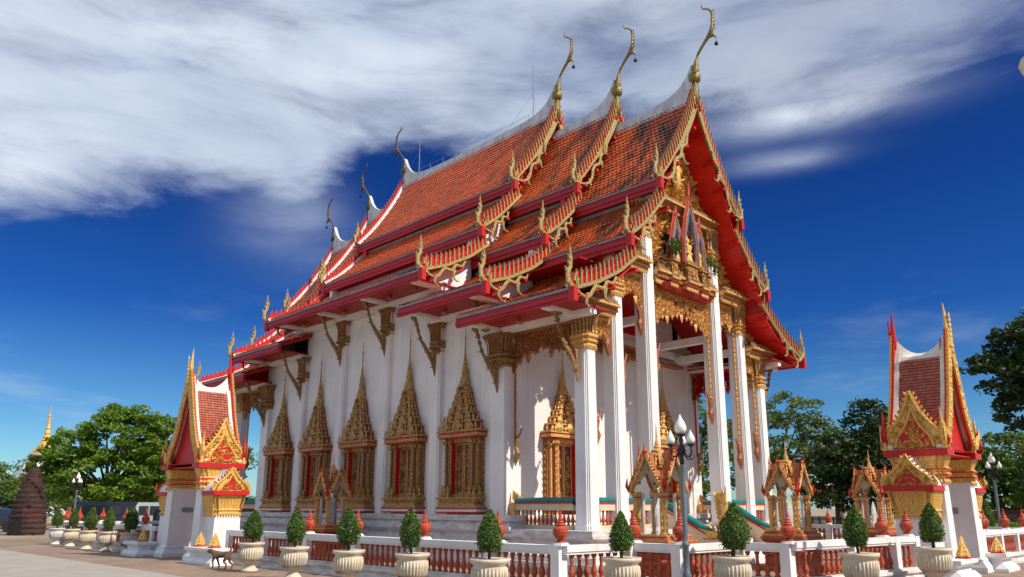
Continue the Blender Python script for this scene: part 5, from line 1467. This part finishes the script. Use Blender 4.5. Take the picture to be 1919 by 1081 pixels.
# ================================================================== TREES
def tree(label, x, y, trunk_h, lobes, n_clump, per, size, mat, cr=.9, group=None, cat='tree', trunk_r=.3, name='broadleaf_tree', seed=1, lean=0.):
    global R
    keep = R; R = random.Random(seed)
    g = thing(name, label, cat, (x,y,0), 0, group)
    b = MB()
    tp = (lean, 0, trunk_h)
    b.tube([(0,0,-.1),(lean*.3,0,trunk_h*.4),(lean,0,trunk_h),(lean*1.2,.2,trunk_h*1.4)], [trunk_r*1.3,trunk_r,trunk_r*.8,trunk_r*.4], 9)
    cl = MB()
    tot = sum(l[3]*l[4] for l in lobes); n_clump = int(n_clump*1.5); per = int(per*1.15)
    for (cx,cy,cz,rx,rz) in lobes:
        m = max(3, int(n_clump*rx*rz/tot))
        pts = []
        for _ in range(m):
            while True:
                v = Vector((R.uniform(-1,1),R.uniform(-1,1),R.uniform(-1,1)))
                if .25 < v.length < 1: break
            v *= (.55+.45*v.length)/max(.4,v.length)*v.length**.3
            pts.append((cx+v.x*rx, cy+v.y*rx, cz+v.z*rz))
        for k in range(3):
            q = pts[k]; mid = ((tp[0]+q[0])/2+R.uniform(-.3,.3),(tp[1]+q[1])/2,(tp[2]+q[2])/2-.2*rz)
            b.tube([tp, mid, (q[0],q[1],q[2])], [trunk_r*.5,trunk_r*.28,trunk_r*.08], 6)
        for q in pts:
            r = cr*R.uniform(.6,1.25)
            leaf_cloud(cl, pts_in(q,(r,r,r*.55),per), size, 0, .4)
    b.obj('trunk', 'bark', g); cl.obj('crown', mat, g)
    R = keep
    return g
BG = 'trees standing behind the temple grounds'
def local(x,y,pts): return [(a-x,b-y,c,rx,rz) for a,b,c,rx,rz in pts]
tree('huge spreading bright green tree left of the left gateway', 18.5, 59.5, 2.6,
     local(18.5,59.5,[(18.8,59,6.6,2.7,2.0),(16.6,61.5,5.6,2.0,1.8),(21.0,57.2,6.3,2.2,2.0),(18.2,60,4.2,3.4,1.5),(15.6,62.8,4.4,1.4,1.2),(20.8,57.5,4.0,2.6,1.7),(18.8,59,8.0,1.6,1.1),(20.0,58.3,2.7,2.8,1.2),(17,61,2.9,2.3,1.0)]), 300, 60, .16, 'leaf_bright', .62, BG, trunk_r=.32, seed=5)
tree('pale thin-leaved tree just behind the left gateway roof', 26.5, 62, 3.5, [(0,0,6.8,2.2,2.0),(1.2,-1.6,5.2,2.2,2.0),(-1,1,5,2,1.6)], 70, 45, .15, 'leaf_pine', .7, BG, seed=6)
k = 0
for (px,py,h,w2,mt,lab) in [(13.6,84,6.5,3.4,'leaf_mid','round green tree at the far left edge below the sky'),(19.5,82,5.4,3.0,'leaf_pine','olive tree in front of the distant golden spire'),(16.8,76,3.6,3.2,'leaf_mid','low green tree behind the old brick tower'),
                         (8.5,80,5.0,3.0,'leaf_mid','green tree cut by the left edge of the picture'),(22.5,68,3.8,2.6,'leaf_dark','dark low tree under the big tree, left part'),(26.5,60,3.2,2.6,'leaf_dark','dark low tree under the big tree, right part'),(12.5,70,2.6,2.4,'leaf_dark','dark bush-like tree behind the brick tower on the left')]:
    k += 1; tree(lab, px, py, h*.4, [(0,0,h*.72,w2,h*.34),(w2*.5,-w2*.5,h*.5,w2*.8,h*.3),(-w2*.5,w2*.5,h*.45,w2*.8,h*.3)], 90, 38, .17, mt, .8, BG, seed=20+k)
tree('tall airy feathery tree right of the temple columns', 57.0, 27.5, 4.5, [(.6,-.6,9.2,2.4,1.3),(-1.6,1.6,7.6,2.2,1.6),(2.4,-2.4,7.2,1.8,1.4),(0,0,5.6,3.2,1.5),(-1.6,1.6,4.2,2.4,1.3),(2,-2,3.8,2.2,1.2)], 210, 40, .16, 'leaf_pine', .62, BG, trunk_r=.28, seed=41)
tree('airy tree seen between the front columns', 50.5, 31, 4.2, [(0,0,8.2,2.0,1.4),(1,-1,6.2,2.2,1.6),(-.8,.8,5.0,2.2,1.5),(0,0,3.4,2.4,1.4)], 120, 40, .16, 'leaf_pine', .65, BG, seed=42)
tree('dark leafy tree seen low between the front columns', 47.5, 33.6, 2.2, [(0,0,3.2,2.6,2.0),(.5,-.5,5.0,1.7,1.2),(1.5,-1.5,2.6,2.2,1.6)], 110, 40, .16, 'leaf_dark', .7, BG, seed=47)
tree('slim pale green tree between the airy tree and the dark tree', 60.5, 24.5, 3.5, [(0,0,6.6,1.4,1.3),(.5,-.5,5,1.6,1.2)], 50, 34, .15, 'leaf_pine', .6, BG, seed=43)
tree('broad dark green tree behind the right gateway', 55.0, 19.2, 3.2, [(0,0,7.4,2.0,1.6),(-1.8,1.8,4.8,2.4,1.9),(0,0,5,3.2,2.2),(1.6,-1.6,6.4,2.2,1.9),(0,0,2.6,3.4,1.5),(-2.6,2.6,3,2,1.3)], 270, 42, .17, 'leaf_dark', .75, BG, trunk_r=.4, seed=44)
tree('dark dense tree filling the gap right of the right gateway', 62, 11.5, 3, [(0,0,4.2,4.2,2.6),(2,-2,6,3,1.8),(-2,2,3,3.4,2)], 200, 42, .2, 'leaf_mid', .9, BG, seed=45)
tree('lighter green tree at the right edge below the dark overhanging crown', 54, 8.5, 3, [(0,0,4.4,2.2,1.8),(.5,-1,6.0,1.4,1.0),(0,0,2.6,3.0,1.2)], 110, 42, .17, 'leaf_mid', .7, BG, seed=46)
tree('tall near-black tree whose crown reaches in from the right edge', 37.5, 5.2, 4.6, [(-1.3,1.3,7.9,1.4,1.1),(-.2,.4,8.8,1.7,1.1),(-2.1,2.2,7.0,1.1,.9),(-.4,.6,6.9,1.6,1.2),(.9,-.9,7.8,2.2,1.8),(-1.1,1.3,5.4,1.3,1.0),(1.2,-.6,6.0,2.2,1.5)], 260, 60, .13, 'leaf_dark', .5, BG, trunk_r=.25, seed=48, lean=.3)

# ================================================================== FAR LEFT THINGS
g = thing('spire', 'slender golden spire on a white tower rising over the trees at far left', 'spire', (30.2,125.8,0))
b = MB(); b.lathe([(4,0),(4,6.5),(3,6.7),(3,8.3),(2.3,8.5),(2.3,9.2),(2.5,9.3),(2.5,9.5),(1.6,9.7),(1.6,10.1),(1.9,10.3)], sec=RED); b.obj('tower', 'van_white', g)
b = MB(); b.lathe([(1.5,10.3),(1.2,11.3),(.8,12.2),(.55,12.5),(.7,12.6),(.45,12.8),(.55,13.1),(.35,13.5),(.42,13.8),(.28,14.3),(.32,14.6),(.2,15.3),(.16,16.5),(.22,16.7),(.05,17.0),(.02,18.6)], 12)
for k2 in range(8):
    a = k2*PI/4; b.leaf((1.5*math.cos(a),1.5*math.sin(a),9.9),(0,0,1),(-math.sin(a),math.cos(a),0),(math.cos(a),math.sin(a),0),1.3,.35,.2)
b.obj('golden_top', 'gold_bright', g); g.scale = (1,1,.87)

g = thing('brick_tower', 'old dark beehive-shaped brick tower at the far left', 'brick tower', (11.9,51.3,0))
b = MB(); prof = []
for k2 in range(27):
    t = k2/26; r = .98*(1-t**2.0*.74)*(1.0 if k2%2 else .955); prof.append((r, t*3.7)); prof.append((r, t*3.7+.07))
b.lathe(prof+[(.18,3.82)], 18)
for k2 in range(40):
    a = R.random()*6.28; t = R.random()*.9; r = .98*(1-t**2.0*.74); b.frus(r*math.cos(a),r*math.sin(a),t*3.7,t*3.7+.1,.09,.07,.08,.06)
b.obj('brickwork', 'old_brick', g)
b = MB(); b.box(-.25,.25,-1.04,-.8,0,.9); b.obj('opening', 'dark', g); g.rotation_euler[2] = -PI/4

def van(label, x, y, rot, mat, L=4.6, H=1.9, name='parked_van', cat='van'):
    g = thing(name, label, cat, (x,y,0), rot)
    W = .85
    b = MB()
    pol = [(-L/2,.35),(L/2-.1,.35),(L/2,.6),(L/2-.05,.95),(L/2-.75,1.08),(L/2-1.35,H-.08),(L/2-1.8,H),(-L/2+.15,H),(-L/2,H-.25)]
    b.prism(pol, lambda a,c,t: (a,t,c), -W, W); b.obj('body', mat, g)
    b = MB()
    for sd in (-1,1):
        for i in range(3):
            xa = -L/2+.25+i*(L-2.2)/3; b.box(xa,xa+(L-2.2)/3-.1,min(sd*(W+.002),sd*(W+.02)),max(sd*(W+.002),sd*(W+.02)),H*.58,H*.88)
    b.prism([(L/2-.78,1.13),(L/2-1.32,H-.14),(L/2-1.30,H-.12),(L/2-.74,1.13)], lambda a,c,t: (a,t,c), -W*.88, W*.88)
    b.obj('window', 'window_glass', g)
    for sx in (-L/2+.8,L/2-.85):
        for sd in (-1,1):
            b = MB(Matrix.Translation((sx,sd*(W-.08),.33)) @ Matrix.Rotation(PI/2,4,'X')); b.lathe([(.2,-.1),(.33,-.1),(.33,.1),(.2,.1)], 16); b.obj('wheel', 'rubber', g)
    b = MB(); b.box(L/2-.04,L/2+.01,-.7,-.45,.62,.78); b.box(L/2-.04,L/2+.01,.45,.7,.62,.78); b.obj('headlight', 'globe', g)
    return g
van('dark blue minibus parked under the big tree behind the far fence', 17.6, 53.5, -PI/4+.1, 'bus_dark', 4.8, 1.9)
van('white van parked right of the dark minibus under the big tree', 19.8, 50.2, -PI/4-.1, 'van_white', 4.4, 1.85)
van('dark pickup-like car parked behind the fence near the left gateway', 19.6, 46.8, -PI/4, 'bus_dark', 4.2, 1.45, 'parked_car', 'car')
van('dark car parked at the far left behind the brick tower', 11.6, 58.5, -PI/4+.2, 'bus_dark', 4.2, 1.5, 'parked_car', 'car')
van('dark red car parked far right behind the fence', 47, 10.2, PI/2, 'car_red', 4.2, 1.5, 'parked_car', 'car')

# far right: small red roofed pavilion, fence, houses
def hut(label, x, y, rot, w=3.6, d=3, h=2.3, rz=1.3, wall='stone'):
    g = thing('small_building', label, 'building', (x,y,0), rot)
    b = MB(); b.box(-w/2,w/2,-d/2,d/2,0,.9); 
    for sx in (-1,-.33,.33,1):
        for sy in (-1,1): b.box(sx*(w/2-.1)-.09,sx*(w/2-.1)+.09,sy*(d/2-.1)-.09,sy*(d/2-.1)+.09,.9,h)
    b.box(-w/2,w/2,-d/2,d/2,h,h+.2); b.obj('walls', wall, g)
    b = MB(); b.frus(0,0,h+.2,h+.2+rz,w/2+.5,d/2+.5,w/4,.1); b.obj('roof', 'terracotta', g)
hut('small open pavilion with red hipped roof far behind the right fence', 66.5, 28.2, .4, 3.0, 3.0, 2.5, .9)
hut('low building with orange roof behind the fence at the far right', 58, 5.5, .2, 9, 5, 1.7, .9, 'earth')
hut('low pale building half hidden by trees at the far left', 5, 66, .5, 7, 4, 2.0, .9)
b = MB()
for i in range(16): b.box(i*.5-.05,i*.5+.05,-.04,.04,0,1.0)
for z in (.45,.8): b.box(0,7.5,-.03,.03,z,z+.08)
tag(b.obj('picket_fence', 'car_red', None, (52.5,25.2,0), rot=-PI/4), 'dark red picket fence before the small pavilion', 'fence')
for i, (x,y,s) in enumerate([(45,17.9,.6),(46.5,16.5,.45),(41.7,18.2,.35)]):
    b = MB(); b.lathe([(1,0),(1.05,.3),(.8,.75),(.3,1.0),(0,1.02)], 9); o = b.obj('boulder', 'stone', None, (x,y,0), smooth=True); o.scale = (s*1.4,s,s)
    tag(o, ['pale boulder on the lawn left of the right gateway','second pale boulder, nearer the right gateway','small grey boulder on the lawn'][i], 'rock')
hb = MB()
for i in range(60): hb.frus(0,0,0,.1,.1,.1,.1,.1)
hb = MB(); leaf_cloud(hb, [(R.uniform(0,14),R.uniform(-.4,.4),R.uniform(.1,.95)) for _ in range(5200)], .07)
tag(hb.obj('hedge', 'leaf_bright', None, (36.5,10.2,0), rot=-.15), 'low trimmed green hedge behind the right fence', 'hedge')

# overhead wires
for i, (a, c) in enumerate((((70,36,6.6),(44,-8,5.9)),((70,36,6.1),(44,-8,5.45)))):
    b = MB(); A, Cc = Vector(a), Vector(c)
    b.tube([tuple(A.lerp(Cc,t/20)-Vector((0,0,.9*math.sin(PI*t/20)))) for t in range(21)], .022, 4)
    tag(b.obj('power_line', 'wire'), ('upper' if i == 0 else 'lower')+' black power line behind the right gateway', 'power line', 'power lines crossing behind the right gateway')
